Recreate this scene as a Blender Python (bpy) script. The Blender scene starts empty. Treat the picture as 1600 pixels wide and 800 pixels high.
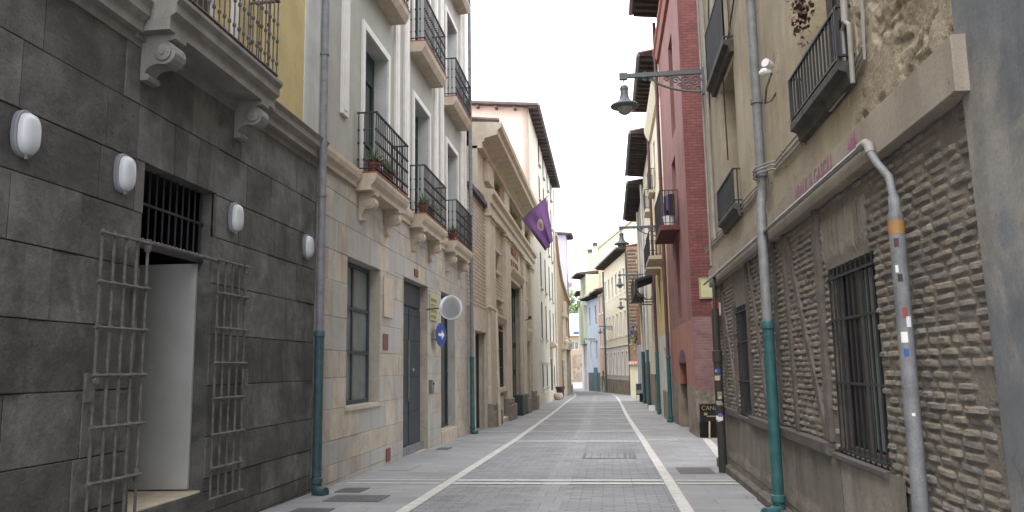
import bpy, bmesh, math, random
from mathutils import Matrix, Vector, noise
rad = math.radians
S = bpy.context.scene
COL = S.collection
# ------------------------------------------------------------------ camera, sky, sun, exposure
cam = bpy.data.objects.new('camera', bpy.data.cameras.new('camera')); COL.objects.link(cam)
fw = Vector((-0.118047, 0.982812, 0.141935)); rt = Vector((0.992475, 0.121453, -0.015548)); up = Vector((0.03252, -0.139032, 0.989754))
cam.matrix_world = Matrix(((rt.x, up.x, -fw.x, 0), (rt.y, up.y, -fw.y, 0), (rt.z, up.z, -fw.z, 1.6), (0, 0, 0, 1)))
cam.data.sensor_width = 36; cam.data.lens = 36 * 1230 / 1600; cam.data.clip_start = 0.05; cam.data.clip_end = 3000
S.camera = cam
SUN_EL, SUN_AZ = 58, 200
world = bpy.data.worlds.new('World'); S.world = world; world.use_nodes = True
wn = world.node_tree.nodes; wl = world.node_tree.links
sky = wn.new('ShaderNodeTexSky'); sky.sky_type = 'NISHITA'; sky.sun_disc = False
sky.sun_elevation = rad(SUN_EL); sky.sun_rotation = rad(SUN_AZ); sky.air_density = 1.0; sky.dust_density = 4.0
cm = wn.new('ShaderNodeMix'); cm.data_type = 'RGBA'; cm.inputs[0].default_value = 0.88
cm.inputs[7].default_value = (13.0, 13.3, 13.9, 1)       # the overcast cloud layer
wl.new(sky.outputs[0], cm.inputs[6]); wl.new(cm.outputs[2], wn['Background'].inputs[0])
wn['Background'].inputs[1].default_value = 0.12
sl = bpy.data.lights.new('sun', 'SUN'); sl.energy = 0.9; sl.angle = rad(30); sl.color = (1, 0.97, 0.92)
so = bpy.data.objects.new('sun', sl); COL.objects.link(so)
so.rotation_euler = (rad(90 - SUN_EL), 0, rad(180 - SUN_AZ))
S.view_settings.view_transform = 'Standard'; S.view_settings.look = 'None'
S.view_settings.exposure = 1.3; S.view_settings.gamma = 1; S.view_settings.use_curve_mapping = False
S.render.engine = 'CYCLES'
R = random.Random(7)

# ------------------------------------------------------------------ helpers
def zg(y):
    if y < 40: return -.0163 * y
    if y < 105: return -.652 - .0105 * (y - 40)
    if y < 125: return -1.3345
    return -1.3345 + min(.0045 * (y - 125), .9)

class Fr:
    """wall frame: u along the wall, n out of the wall, z up"""
    def __init__(s, ox, oy, ux, uy, side=1):
        l = math.hypot(ux, uy); s.o = (ox, oy); s.u = (ux / l, uy / l); s.nn = (s.u[1] * side, -s.u[0] * side)
    def p(s, u, n, z):
        return (s.o[0] + s.u[0] * u + s.nn[0] * n, s.o[1] + s.u[1] * u + s.nn[1] * n, z)
class WF:
    def p(s, x, y, z): return (x, y, z)
W = WF()
LD = Fr(-4.5, 0, 0, 1, 1)      # left wall, n = +X
LB = Fr(-4.48, 0, 0, 1, 1)
LM = Fr(-4.45, 0, 0, 1, 1)
RN = Fr(2.05, 0, 0, 1, -1)     # right near wall, n = -X
RR = Fr(2.4, 0, 0, 1, -1)      # right row

class MB:
    def __init__(s): s.v = []; s.f = []; s.m = []; s.r = []; s.uv = None; s.smooth = False
    def add(s, vs, fs, mi=0, rnd=None):
        b = len(s.v); s.v += vs; k = R.random() if rnd is None else rnd
        for f in fs: s.f.append([b + i for i in f]); s.m.append(mi); s.r.append(k)
    def box(s, fr, u0, u1, n0, n1, z0, z1, mi=0, rnd=None, c=0):
        if c <= 0:
            vs = [fr.p(u, n, z) for z in (z0, z1) for n in (n0, n1) for u in (u0, u1)]
            s.add(vs, [(0, 1, 5, 4), (2, 3, 7, 6), (0, 2, 6, 4), (1, 3, 7, 5), (0, 1, 3, 2), (4, 5, 7, 6)], mi, rnd)
        else:
            vs = [fr.p(u, n, z) for n in (n0, n1 - c) for (u, z) in ((u0, z0), (u1, z0), (u1, z1), (u0, z1))]
            vs += [fr.p(u, n1, z) for (u, z) in ((u0 + c, z0 + c), (u1 - c, z0 + c), (u1 - c, z1 - c), (u0 + c, z1 - c))]
            fs = [(0, 1, 2, 3)] + [(i, (i + 1) % 4, 4 + (i + 1) % 4, 4 + i) for i in range(4)] + [(4 + i, 4 + (i + 1) % 4, 8 + (i + 1) % 4, 8 + i) for i in range(4)] + [(8, 9, 10, 11)]
            s.add(vs, fs, mi, rnd)
    def quad(s, ps, mi=0, rnd=None): s.add(list(ps), [tuple(range(len(ps)))], mi, rnd)
    def prism(s, fr, prof, u0, u1, mi=0, rnd=None):
        """profile of (n, z) points extruded along u"""
        k = len(prof)
        vs = [fr.p(u0, n, z) for n, z in prof] + [fr.p(u1, n, z) for n, z in prof]
        s.add(vs, [tuple(range(k)), tuple(range(k, 2 * k))] + [(i, (i + 1) % k, k + (i + 1) % k, k + i) for i in range(k)], mi, rnd)
    def plate(s, fr, prof, n0, n1, mi=0, rnd=None):
        """outline of (u, z) points with thickness n0..n1"""
        k = len(prof)
        vs = [fr.p(u, n0, z) for u, z in prof] + [fr.p(u, n1, z) for u, z in prof]
        s.add(vs, [tuple(range(k)), tuple(range(k, 2 * k))] + [(i, (i + 1) % k, k + (i + 1) % k, k + i) for i in range(k)], mi, rnd)
    def tube(s, pts, r, seg=8, mi=0, rnd=None, cap=True):
        pts = [Vector(p) for p in pts]; n = len(pts)
        rr = r if isinstance(r, (list, tuple)) else [r] * n
        vs = []; prev = None
        for i, p in enumerate(pts):
            d = (pts[min(i + 1, n - 1)] - pts[max(i - 1, 0)])
            if d.length < 1e-9: d = Vector((0, 0, 1))
            d.normalize()
            a = prev if prev is not None else (Vector((1, 0, 0)) if abs(d.x) < .8 else Vector((0, 1, 0)))
            a = (a - d * a.dot(d)).normalized(); prev = a; b = d.cross(a)
            for k in range(seg):
                t = 2 * math.pi * k / seg
                vs.append(tuple(p + (a * math.cos(t) + b * math.sin(t)) * rr[i]))
        fs = [(i * seg + k, i * seg + (k + 1) % seg, (i + 1) * seg + (k + 1) % seg, (i + 1) * seg + k) for i in range(n - 1) for k in range(seg)]
        if cap: fs += [tuple(range(seg)), tuple(range((n - 1) * seg, n * seg))]
        s.add(vs, fs, mi, rnd)
    def lathe(s, c, prof, seg=20, mi=0, rnd=None, axis=(0, 0, 1), cap=True):
        ax = Vector(axis).normalized(); a = Vector((1, 0, 0)) if abs(ax.x) < .8 else Vector((0, 1, 0))
        a = (a - ax * a.dot(ax)).normalized(); b = ax.cross(a); c = Vector(c); vs = []
        for r, h in prof:
            for k in range(seg):
                t = 2 * math.pi * k / seg
                vs.append(tuple(c + ax * h + (a * math.cos(t) + b * math.sin(t)) * max(r, 1e-4)))
        n = len(prof)
        s.add(vs, [(i * seg + k, i * seg + (k + 1) % seg, (i + 1) * seg + (k + 1) % seg, (i + 1) * seg + k) for i in range(n - 1) for k in range(seg)] + ([tuple(range(seg)), tuple(range((n - 1) * seg, n * seg))] if cap else []), mi, rnd)
    def build(s, name, mats, parent=None, smooth=False, recalc=True, bevel=0):
        me = bpy.data.meshes.new(name); me.from_pydata(s.v, [], s.f)
        if not isinstance(mats, (list, tuple)): mats = [mats]
        for m in mats: me.materials.append(m)
        at = me.attributes.new('rnd', 'FLOAT', 'FACE'); at.data.foreach_set('value', s.r)
        me.polygons.foreach_set('material_index', s.m)
        if recalc:
            bm = bmesh.new(); bm.from_mesh(me); bmesh.ops.recalc_face_normals(bm, faces=bm.faces); bm.to_mesh(me); bm.free()
        if smooth: me.polygons.foreach_set('use_smooth', [True] * len(me.polygons))
        me.update()
        o = bpy.data.objects.new(name, me); COL.objects.link(o)
        if smooth and len(me.polygons) < 60000:
            try: me.set_sharp_from_angle(angle=rad(40))
            except Exception: pass
        if parent is not None:
            o.parent = parent
            g = parent
            mw = Matrix.Identity(4)
            while g is not None:
                mw = g.matrix_parent_inverse.copy() @ Matrix.Translation(g.location) @ mw if g.parent else Matrix.Translation(g.location) @ mw
                g = g.parent
            o.matrix_parent_inverse = mw.inverted()
        return o

def thing(name, label, cat, loc=(0, 0, 0), group=None):
    o = bpy.data.objects.new(name, None); COL.objects.link(o); o.location = loc; o.empty_display_size = .2
    o['label'] = label; o['category'] = cat
    if group: o['group'] = group
    return o
def tag(o, label, cat, group=None):
    o['label'] = label; o['category'] = cat
    if group: o['group'] = group
    return o
def struct(o, kind='structure'): o['kind'] = kind; return o

# ------------------------------------------------------------------ materials
def hx(h, k=1.0):
    h = h.lstrip('#'); c = [int(h[i:i + 2], 16) / 255 for i in (0, 2, 4)]
    l = [(x / 12.92 if x <= .04045 else ((x + .055) / 1.055) ** 2.4) * k for x in c]; g = .2126 * l[0] + .7152 * l[1] + .0722 * l[2]
    return tuple(g + (x - g) * .80 for x in l) + (1,)
def mat(name, c1, c2=None, scale=2.5, rough=.85, bump=.25, bscale=30, rnd=0.0, streak=0.0, metal=0.0, brick=None, stain=None, det=8, spec=.4, tint=None, c3=None, c3at=.62, noz=False, pit=0.0, crack=0.0, bd=.02):
    m = bpy.data.materials.new(name); m.use_nodes = True; nt = m.node_tree; N = nt.nodes; L = nt.links
    b = N['Principled BSDF']; b.inputs['Roughness'].default_value = rough; b.inputs['Metallic'].default_value = metal
    b.inputs['Specular IOR Level'].default_value = spec
    tc = N.new('ShaderNodeTexCoord'); co = tc.outputs['Object']
    def noi(sc, detail=6, vec=co, dist=0.0):
        n = N.new('ShaderNodeTexNoise'); n.inputs['Scale'].default_value = sc; n.inputs['Detail'].default_value = detail
        n.inputs['Distortion'].default_value = dist; n.inputs['Roughness'].default_value = .62; L.new(vec, n.inputs['Vector']); return n.outputs['Fac']
    def ramp(v, a, bb):
        r = N.new('ShaderNodeMapRange'); r.inputs[1].default_value = a; r.inputs[2].default_value = bb; L.new(v, r.inputs[0]); return r.outputs[0]
    def mix(f, a, bb, mode='MIX'):
        x = N.new('ShaderNodeMix'); x.data_type = 'RGBA'; x.blend_type = mode
        for s_, v in ((x.inputs[0], f), (x.inputs[6], a), (x.inputs[7], bb)):
            if hasattr(v, 'is_linked') or hasattr(v, 'links'): L.new(v, s_)
            else: s_.default_value = v
        return x.outputs[2]
    c2 = c2 or tuple(x * .72 for x in c1[:3]) + (1,)
    h = None
    if brick:
        w_, h_, mo, cmz = brick[:4]
        sp = N.new('ShaderNodeSeparateXYZ'); L.new(co, sp.inputs[0])
        ad = N.new('ShaderNodeMath'); ad.operation = 'ADD'; L.new(sp.outputs[0], ad.inputs[0]); L.new(sp.outputs[1], ad.inputs[1])
        cb = N.new('ShaderNodeCombineXYZ')
        if noz: L.new(sp.outputs[0], cb.inputs[0]); L.new(sp.outputs[1], cb.inputs[1])
        else: L.new(ad.outputs[0], cb.inputs[0]); L.new(sp.outputs[2], cb.inputs[1])
        bt = N.new('ShaderNodeTexBrick'); L.new(cb.outputs[0], bt.inputs['Vector'])
        bt.inputs['Scale'].default_value = 1; bt.inputs['Brick Width'].default_value = w_; bt.inputs['Row Height'].default_value = h_
        bt.inputs['Mortar Size'].default_value = mo; bt.inputs['Mortar Smooth'].default_value = .3; bt.inputs['Bias'].default_value = 0
        bt.inputs['Color1'].default_value = c1; bt.inputs['Color2'].default_value = c2; bt.inputs['Mortar'].default_value = cmz
        col = bt.outputs['Color']; col = mix(ramp(noi(scale), .35, .7), col, mix(1.0, col, (.7, .7, .7, 1), 'MULTIPLY')); h = bt.outputs['Fac']
    else:
        col = mix(ramp(noi(scale, det), .36, .66), c1, c2)
    if c3: col = mix(ramp(noi(scale * .45, 8, dist=.6), c3at, c3at + .1), col, c3)
    if rnd:
        at = N.new('ShaderNodeAttribute'); at.attribute_name = 'rnd'
        r = N.new('ShaderNodeMapRange'); r.inputs[3].default_value = 1 - rnd; r.inputs[4].default_value = 1 + rnd; L.new(at.outputs['Fac'], r.inputs[0])
        cc = N.new('ShaderNodeCombineXYZ')
        for i in range(3): L.new(r.outputs[0], cc.inputs[i])
        col = mix(1.0, col, cc.outputs[0], 'MULTIPLY')
    if tint:   # a second colour some blocks take
        at2 = N.new('ShaderNodeAttribute'); at2.attribute_name = 'rnd'
        ml = N.new('ShaderNodeMath'); ml.operation = 'MULTIPLY'; ml.inputs[1].default_value = 7.31; L.new(at2.outputs['Fac'], ml.inputs[0])
        fr_ = N.new('ShaderNodeMath'); fr_.operation = 'FRACT'; L.new(ml.outputs[0], fr_.inputs[0])
        col = mix(ramp(fr_.outputs[0], .35, .8), col, tint)
    if streak:
        mp = N.new('ShaderNodeMapping'); mp.inputs['Scale'].default_value = (1, 1, .12); L.new(co, mp.inputs[0])
        col = mix(ramp(noi(3.0, 6, mp.outputs[0]), .45, .75), col, mix(1.0, col, (1 - streak, 1 - streak, 1 - streak, 1), 'MULTIPLY'))
    if bump > .07:      # fine grain of the surface itself
        gr_ = N.new('ShaderNodeMapRange'); gr_.inputs[1].default_value = .3; gr_.inputs[2].default_value = .7; gr_.inputs[3].default_value = .84; gr_.inputs[4].default_value = 1.12
        L.new(noi(70, 3), gr_.inputs[0]); cg = N.new('ShaderNodeCombineXYZ')
        for i in range(3): L.new(gr_.outputs[0], cg.inputs[i])
        col = mix(1.0, col, cg.outputs[0], 'MULTIPLY')
    if pit: col = mix(ramp(noi(17, 4, dist=.4), .64, .70), col, mix(1.0, col, (1 - pit, 1 - pit, 1 - pit, 1), 'MULTIPLY'))
    if crack:
        vo = N.new('ShaderNodeTexVoronoi'); vo.feature = 'DISTANCE_TO_EDGE'; vo.inputs['Scale'].default_value = .55
        wv = N.new('ShaderNodeVectorMath'); wv.operation = 'ADD'; nz3 = N.new('ShaderNodeTexNoise'); nz3.inputs['Scale'].default_value = 2.2; nz3.inputs['Detail'].default_value = 6; L.new(co, nz3.inputs['Vector'])
        L.new(co, wv.inputs[0]); L.new(nz3.outputs['Color'], wv.inputs[1]); L.new(wv.outputs[0], vo.inputs['Vector'])
        gate = N.new('ShaderNodeMath'); gate.operation = 'MULTIPLY'; L.new(ramp(vo.outputs['Distance'], .012, .002), gate.inputs[0]); L.new(ramp(noi(.8, 3), .5, .6), gate.inputs[1])
        col = mix(gate.outputs[0], col, mix(1.0, col, (1 - crack, 1 - crack, 1 - crack, 1), 'MULTIPLY'))
    if stain:
        col = mix(ramp(noi(.9, 8, dist=1.0), .5, .68), col, stain)
    L.new(col, b.inputs['Base Color'])
    if bump:
        bp = N.new('ShaderNodeBump'); bp.inputs['Strength'].default_value = bump; bp.inputs['Distance'].default_value = bd
        hh = noi(bscale, 7)
        if h is not None:
            sb = N.new('ShaderNodeMath'); sb.operation = 'MULTIPLY_ADD'; sb.inputs[1].default_value = -1.2; L.new(h, sb.inputs[0]); L.new(hh, sb.inputs[2]); hh = sb.outputs[0]
        L.new(hh, bp.inputs['Height']); L.new(bp.outputs[0], b.inputs['Normal'])
    return m
M = {}
M['dark_stone'] = mat('dark_stone', hx('#6e6c68'), hx('#4f4d4a'), scale=2.6, bump=.9, bscale=8, bd=.028, rnd=.27, stain=hx('#454340'), streak=.3, det=12, c3=hx('#7d7b75'), c3at=.62, pit=.5)
M['dark_joint'] = mat('dark_joint', hx('#1d1c1b'), hx('#2d2b29'), bump=.5)
M['beige_stone'] = mat('beige_stone', hx('#bfb19b'), hx('#a79a87'), scale=2.5, bump=.35, bscale=22, rnd=.11, tint=hx('#aaa8a1'), streak=.22, c3=hx('#ac9470'), c3at=.62, stain=hx('#989082'), pit=.3)
M['beige_joint'] = mat('beige_joint', hx('#8d8375'), hx('#6c6358'), bump=.3)
M['trim_stone'] = mat('trim_stone', hx('#c3b29a'), hx('#b09f88'), scale=4, bump=.12, streak=.15)
M['grey_trim'] = mat('grey_trim', hx('#8f8b85'), hx('#7b7772'), scale=4, bump=.15, streak=.15)
M['yellow_plaster'] = mat('yellow_plaster', hx('#c6b16a'), hx('#b6a263'), scale=1.5, bump=.08, streak=.12)
M['white_plaster'] = mat('white_plaster', hx('#c6c7c2'), hx('#b3b4af'), scale=1.5, bump=.08, streak=.12)
M['green_grey_plaster'] = mat('green_grey_plaster', hx('#a5a598'), hx('#97978a'), scale=1.2, bump=.08, streak=.1)
M['white_trim'] = mat('white_trim', hx('#dbd6d0'), hx('#cfc9c2'), scale=3, bump=.05)
M['iron'] = mat('iron', hx('#34353b'), hx('#25262a'), rough=.55, bump=.1)
M['rusty_iron'] = mat('rusty_iron', hx('#6c6865'), hx('#534b46'), scale=12, rough=.7, bump=.3, bscale=60)
M['zinc'] = mat('zinc', hx('#85878b'), hx('#6f7176'), scale=7, rough=.6, bump=.1, metal=.1, streak=.3, c3=hx('#6f665e'), c3at=.64, pit=.35)
M['teal'] = mat('teal', hx('#25696b'), hx('#1b5456'), scale=7, rough=.55, bump=.1, streak=.3, c3=hx('#3d5353'), c3at=.62, pit=.4)
M['lamp_glass'] = mat('lamp_glass', hx('#c9ccd0'), hx('#bcbfc4'), rough=.3, bump=0)
M['lamp_case'] = mat('lamp_case', hx('#85868c'), hx('#75767c'), rough=.6, bump=.05)
M['door_dark'] = mat('door_dark', hx('#3b474e'), hx('#303a40'), rough=.5, bump=.06)
M['shutter'] = mat('shutter', hx('#2c4440'), hx('#223633'), rough=.5, bump=.05)
M['glass'] = mat('glass', hx('#2a2f33'), hx('#1d2124'), rough=.08, bump=0, spec=.7)
M['frosted'] = mat('frosted', hx('#6f7673'), hx('#5e6663'), rough=.25, bump=0, spec=.6)
M['black'] = mat('black', hx('#1f1f20'), hx('#141415'), rough=.9, bump=0)
M['white_door'] = mat('white_door', hx('#b2b2ad'), hx('#a5a59f'), scale=1.5, rough=.55, bump=.03)
M['museum_brick'] = mat('museum_brick', hx('#d8c6aa'), hx('#c7b393'), rough=.9, bump=.5, bscale=30, brick=(.26, .14, .02, hx('#998972')))
M['museum_stone'] = mat('museum_stone', hx('#d0c2ab'), hx('#bfb099'), scale=3, bump=.2, streak=.2)
M['museum_base'] = mat('museum_base', hx('#8e8478'), hx('#787067'), scale=3, bump=.3)
M['peach'] = mat('peach', hx('#dac0af'), hx('#d0b5a4'), scale=.4, bump=.03, streak=.08)
M['off_white'] = mat('off_white', hx('#cfc9b8'), hx('#c1bba8'), scale=.6, bump=.08, streak=.22, stain=hx('#b5ad97'))
M['soffit'] = mat('soffit', hx('#5c565a'), hx('#4a4548'), bump=.2, rnd=.2)
M['brown_soffit'] = mat('brown_soffit', hx('#4a4344'), hx('#39322f'), bump=.2, rnd=.25)
M['tile'] = mat('tile', hx('#a8705a'), hx('#8a5a49'), scale=5, bump=.3, rnd=.3, tint=hx('#c4a791'))
M['brick_tan'] = mat('brick_tan', hx('#b59b77'), hx('#a78c66'), bump=.3, brick=(.3, .12, .012, hx('#98866a')), streak=.1)
M['lavender'] = mat('lavender', hx('#aaa7ba'), hx('#a19eb1'), scale=.3, bump=0)
M['pale_far'] = mat('pale_far', hx('#bfc3cb'), hx('#b5b9c3'), scale=.1, bump=0)
M['red_plaster'] = mat('red_plaster', hx('#93605a'), hx('#80504b'), scale=1.0, bump=.15, streak=.25, c3=hx('#a46f65'), stain=hx('#86544e'), crack=.35, pit=.2)
M['red_brick'] = mat('red_brick', hx('#804440'), hx('#6c3a37'), bump=.5, brick=(.28, .085, .013, hx('#653230')), streak=.1)
M['salmon'] = mat('salmon', hx('#ac6c5a'), hx('#98604f'), scale=1.2, bump=.2, c3=hx('#8f5f57'), streak=.25, pit=.25, stain=hx('#9a6a5c'))
M['mauve_brick'] = mat('mauve_brick', hx('#8a6363'), hx('#7d5658'), bump=.5, brick=(.28, .085, .013, hx('#7d6260')), c3=hx('#8a756b'))
M['base_stone'] = mat('base_stone', hx('#9b8a74'), hx('#7c6f60'), scale=1.5, bump=.4, streak=.3, stain=hx('#5b5249'))
M['ochre'] = mat('ochre', hx('#d0b368'), hx('#c0a35c'), scale=1, bump=.06, streak=.1)
M['cream'] = mat('cream', hx('#d5cdb0'), hx('#c9bf9f'), scale=.8, bump=.05, streak=.12)
M['pale_grey'] = mat('pale_grey', hx('#c4c2bb'), hx('#b5b2aa'), scale=.8, bump=.06, streak=.15)
M['orange'] = mat('orange', hx('#cba286'), hx('#bf9478'), scale=.5, bump=.03, streak=.1)  # orange to lime_wall: haze over the far houses is put into paler colours
M['blue'] = mat('blue', hx('#a9b5c1'), hx('#9caab8'), scale=.5, bump=.03, streak=.1)
M['green'] = mat('green', hx('#b9bf9f'), hx('#adb392'), scale=.5, bump=.03, streak=.1)
M['lime_wall'] = mat('lime_wall', hx('#cfd1b2'), hx('#c5c7a6'), scale=.5, bump=.02)
M['timber'] = mat('timber', hx('#6b625b'), hx('#544c46'), scale=6, bump=.5, bscale=14, rnd=.15, streak=.3)
M['sill_timber'] = mat('sill_timber', hx('#605a57'), hx('#4d4845'), scale=6, bump=.4, bscale=20, streak=.1)
M['stripe_wood'] = mat('stripe_wood', hx('#6e4d39'), hx('#573c2d'), bump=.3, rnd=.2)
M['rubble'] = mat('rubble', hx('#8c6c52'), hx('#75573f'), scale=3, bump=.5, bscale=12)
M['rough_brick'] = mat('rough_brick', hx('#857e76'), hx('#6d675f'), scale=5, bump=.9, bscale=24, rnd=.22, tint=hx('#887c6c'), c3=hx('#645d55'), det=12, pit=.3)
M['mortar'] = mat('mortar', hx('#6f685e'), hx('#82796c'), scale=9, bump=1.0, bscale=22, c3=hx('#665f55'))
M['tan_plaster'] = mat('tan_plaster', hx('#b3a488'), hx('#9f9075'), scale=1.1, bump=.3, bscale=14, streak=.3, c3=hx('#b9a67c'), c3at=.6, stain=hx('#978d7a'), pit=.25, crack=.45)
M['eroded'] = mat('eroded', hx('#a0917b'), hx('#84765f'), scale=5, bump=1.0, bscale=26, c3=hx('#736654'), stain=hx('#a99b81'), det=12, pit=.4)
M['lintel_plaster'] = mat('lintel_plaster', hx('#a59785'), hx('#948775'), scale=1.2, bump=.2, streak=.35, stain=hx('#8f867b'), pit=.3, crack=.4)
M['dado'] = mat('dado', hx('#958d80'), hx('#7d756a'), scale=1.6, bump=.5, bscale=12, streak=.45, c3=hx('#9c865f'), c3at=.58, stain=hx('#68614f'), pit=.4, det=12, crack=.5, brick=(1.75, 2.3, .008, hx('#3f3a35')))
M['dark_dado'] = mat('dark_dado', hx('#6b645b'), hx('#4e4943'), scale=2, bump=.6, bscale=12, c3=hx('#94805f'), c3at=.56, pit=.4)
M['cement'] = mat('cement', hx('#83868b'), hx('#63666b'), scale=1.6, bump=.3, bscale=6, c3=hx('#958f86'), c3at=.52, stain=hx('#66696e'), streak=.4, det=12, pit=.2, crack=.35)
M['dark_slab'] = mat('dark_slab', hx('#55504b'), hx('#3b3733'), scale=5, bump=.4)
M['cable_grey'] = mat('cable_grey', hx('#9a9690'), hx('#827e78'), rough=.6, bump=.05)
M['cable_dark'] = mat('cable_dark', hx('#3b3733'), rough=.7, bump=0)
M['steel'] = mat('steel', hx('#8f8c8a'), hx('#7a7775'), scale=8, rough=.35, bump=.05, metal=.6)
M['lamp_metal'] = mat('lamp_metal', hx('#5f6468'), hx('#4f5458'), rough=.5, bump=.05)
M['lamp_globe'] = mat('lamp_globe', hx('#8d8f88'), hx('#7d7f78'), rough=.25, bump=0)
M['dark_glass'] = mat('dark_glass', hx('#121315'), hx('#0c0d0e'), rough=.25, bump=0, spec=.3)
M['teal_dark'] = mat('teal_dark', hx('#3a5c62'), hx('#2c4b50'), scale=7, rough=.55, bump=.1, streak=.3, pit=.4)
M['plate_brown'] = mat('plate_brown', hx('#7a4d42'), hx('#6a4238'), rough=.8, bump=.1)
M['orange_paint'] = mat('orange_paint', hx('#a8752f'), hx('#94672a'), rough=.6, bump=.05)
M['magenta'] = mat('magenta', hx('#a0497c'), hx('#8f5f7c'), scale=9, rough=.8, bump=0)
M['yellow_faint'] = mat('yellow_faint', hx('#a79b60'), hx('#968c68'), scale=9, rough=.8, bump=0)
M['setts'] = mat('setts', hx('#939498'), hx('#7a7b7f'), scale=.5, rough=.7, bump=.35, bscale=22, brick=(.3, .12, .009, hx('#616164')), noz=True, c3=hx('#979696'), pit=.3, stain=hx('#808083'))
M['slabs'] = mat('slabs', hx('#979798'), hx('#88898a'), scale=.8, rough=.75, bump=.2, bscale=22, brick=(.9, .45, .007, hx('#717172')), noz=True, c3=hx('#9f9d9b'), pit=.25, stain=hx('#868688'))
M['channel'] = mat('channel', hx('#939497'), hx('#84858a'), scale=1, rough=.7, bump=.15, brick=(.32, .6, .006, hx('#67676a')), noz=True, pit=.25, c3=hx('#828387'))
M['white_stone'] = mat('white_stone', hx('#c2bfb9'), hx('#aba8a2'), scale=5, rough=.6, bump=.1, c3=hx('#9a9792'), pit=.35)
M['earth'] = mat('earth', hx('#6b6a66'), hx('#5c5b57'), scale=.2)
M['manhole'] = mat('manhole', hx('#5f5c5e'), hx('#4d4a4c'), scale=20, rough=.6, bump=.4, bscale=60)
M['blue_sign'] = mat('blue_sign', hx('#2a56a0'), hx('#264f96'), rough=.4, bump=0)
M['sign_white'] = mat('sign_white', hx('#e0e0e0'), hx('#d5d5d5'), rough=.5, bump=0)
M['lime_sign'] = mat('lime_sign', hx('#b0ac7a'), hx('#a4a070'), rough=.6, bump=0)
M['sign_ink'] = mat('sign_ink', hx('#5c6230'), rough=.6, bump=0)
M['red_paint'] = mat('red_paint', hx('#96403f'), hx('#8a3a3a'), rough=.6, bump=0)
M['red_box'] = mat('red_box', hx('#a8323c'), hx('#98303a'), rough=.5, bump=0)
M['mirror'] = mat('mirror', hx('#c8cad0'), hx('#b4b7bc'), rough=.32, bump=.05, bscale=5, metal=.75)
M['plant'] = mat('plant', hx('#5d7a3c'), hx('#3c5a2a'), scale=6, rough=.6, bump=0, rnd=.4, tint=hx('#8d9a62'))
M['tree_leaf'] = mat('tree_leaf', hx('#74904e'), hx('#566f38'), scale=.5, rough=.7, bump=0, rnd=.35, tint=hx('#8ea168'))
M['bark'] = mat('bark', hx('#5b4a3a'), bump=.4)
M['terracotta'] = mat('terracotta', hx('#9a4a34'), hx('#86402d'), rough=.8, bump=.1)
M['dry_flower'] = mat('dry_flower', hx('#76584f'), hx('#5b423c'), scale=20, rough=.9, bump=0, rnd=.5)
M['violet'] = mat('violet', hx('#77599a'), hx('#5e4580'), rough=.8, bump=0, rnd=.3)
M['dark_cloth'] = mat('dark_cloth', hx('#2a2a2e'), bump=.2)
M['yellow_ink'] = mat('yellow_ink', hx('#8f854e'), rough=.6, bump=0)
M['pale_wood'] = mat('pale_wood', hx('#b79a68'), hx('#a58858'), rough=.7, bump=.1)
M['brown_bin'] = mat('brown_bin', hx('#5b3138'), hx('#4b282e'), rough=.6, bump=.05)
M['purple_door'] = mat('purple_door', hx('#6b4450'), hx('#583742'), rough=.7, bump=.1)
M['car_white'] = mat('car_white', hx('#dcdde0'), hx('#d0d1d5'), rough=.3, bump=0)
M['rubber'] = mat('rubber', hx('#232323'), rough=.9, bump=0)
M['white_roof'] = mat('white_roof', hx('#dfe6ef'), hx('#d3dbe6'), rough=.5, bump=0)
M['hill'] = mat('hill', hx('#6f7f5c'), hx('#5f6f50'), scale=.02, bump=0)

def flag_mat():
    m = bpy.data.materials.new('flag_cloth'); m.use_nodes = True; N = m.node_tree.nodes; L = m.node_tree.links; b = N['Principled BSDF']
    b.inputs['Roughness'].default_value = .8
    uv = N.new('ShaderNodeTexCoord'); mp = N.new('ShaderNodeVectorMath'); mp.operation = 'DISTANCE'; mp.inputs[1].default_value = (.5, .5, 0)
    L.new(uv.outputs['UV'], mp.inputs[0])
    cr = N.new('ShaderNodeValToRGB'); L.new(mp.outputs['Value'], cr.inputs[0]); cr.color_ramp.interpolation = 'CONSTANT'
    P = hx('#7c4f92'); Wt = hx('#cfc0bd'); Rd = hx('#a04a5c')
    el = cr.color_ramp.elements; el[0].position = 0; el[0].color = Rd; el[1].position = .035; el[1].color = Wt
    for p, c in ((.05, Rd), (.075, Wt), (.105, hx('#94667f')), (.12, Wt), (.15, P)):
        e = el.new(p); e.color = c
    n = N.new('ShaderNodeTexNoise'); n.inputs['Scale'].default_value = 18; L.new(uv.outputs['UV'], n.inputs[0])
    mx = N.new('ShaderNodeMix'); mx.data_type = 'RGBA'; mx.blend_type = 'MULTIPLY'; mx.inputs[0].default_value = .25
    L.new(cr.outputs[0], mx.inputs[6]); L.new(n.outputs['Fac'], mx.inputs[7]); L.new(mx.outputs[2], b.inputs['Base Color'])
    return m
M['flag'] = flag_mat()

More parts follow.
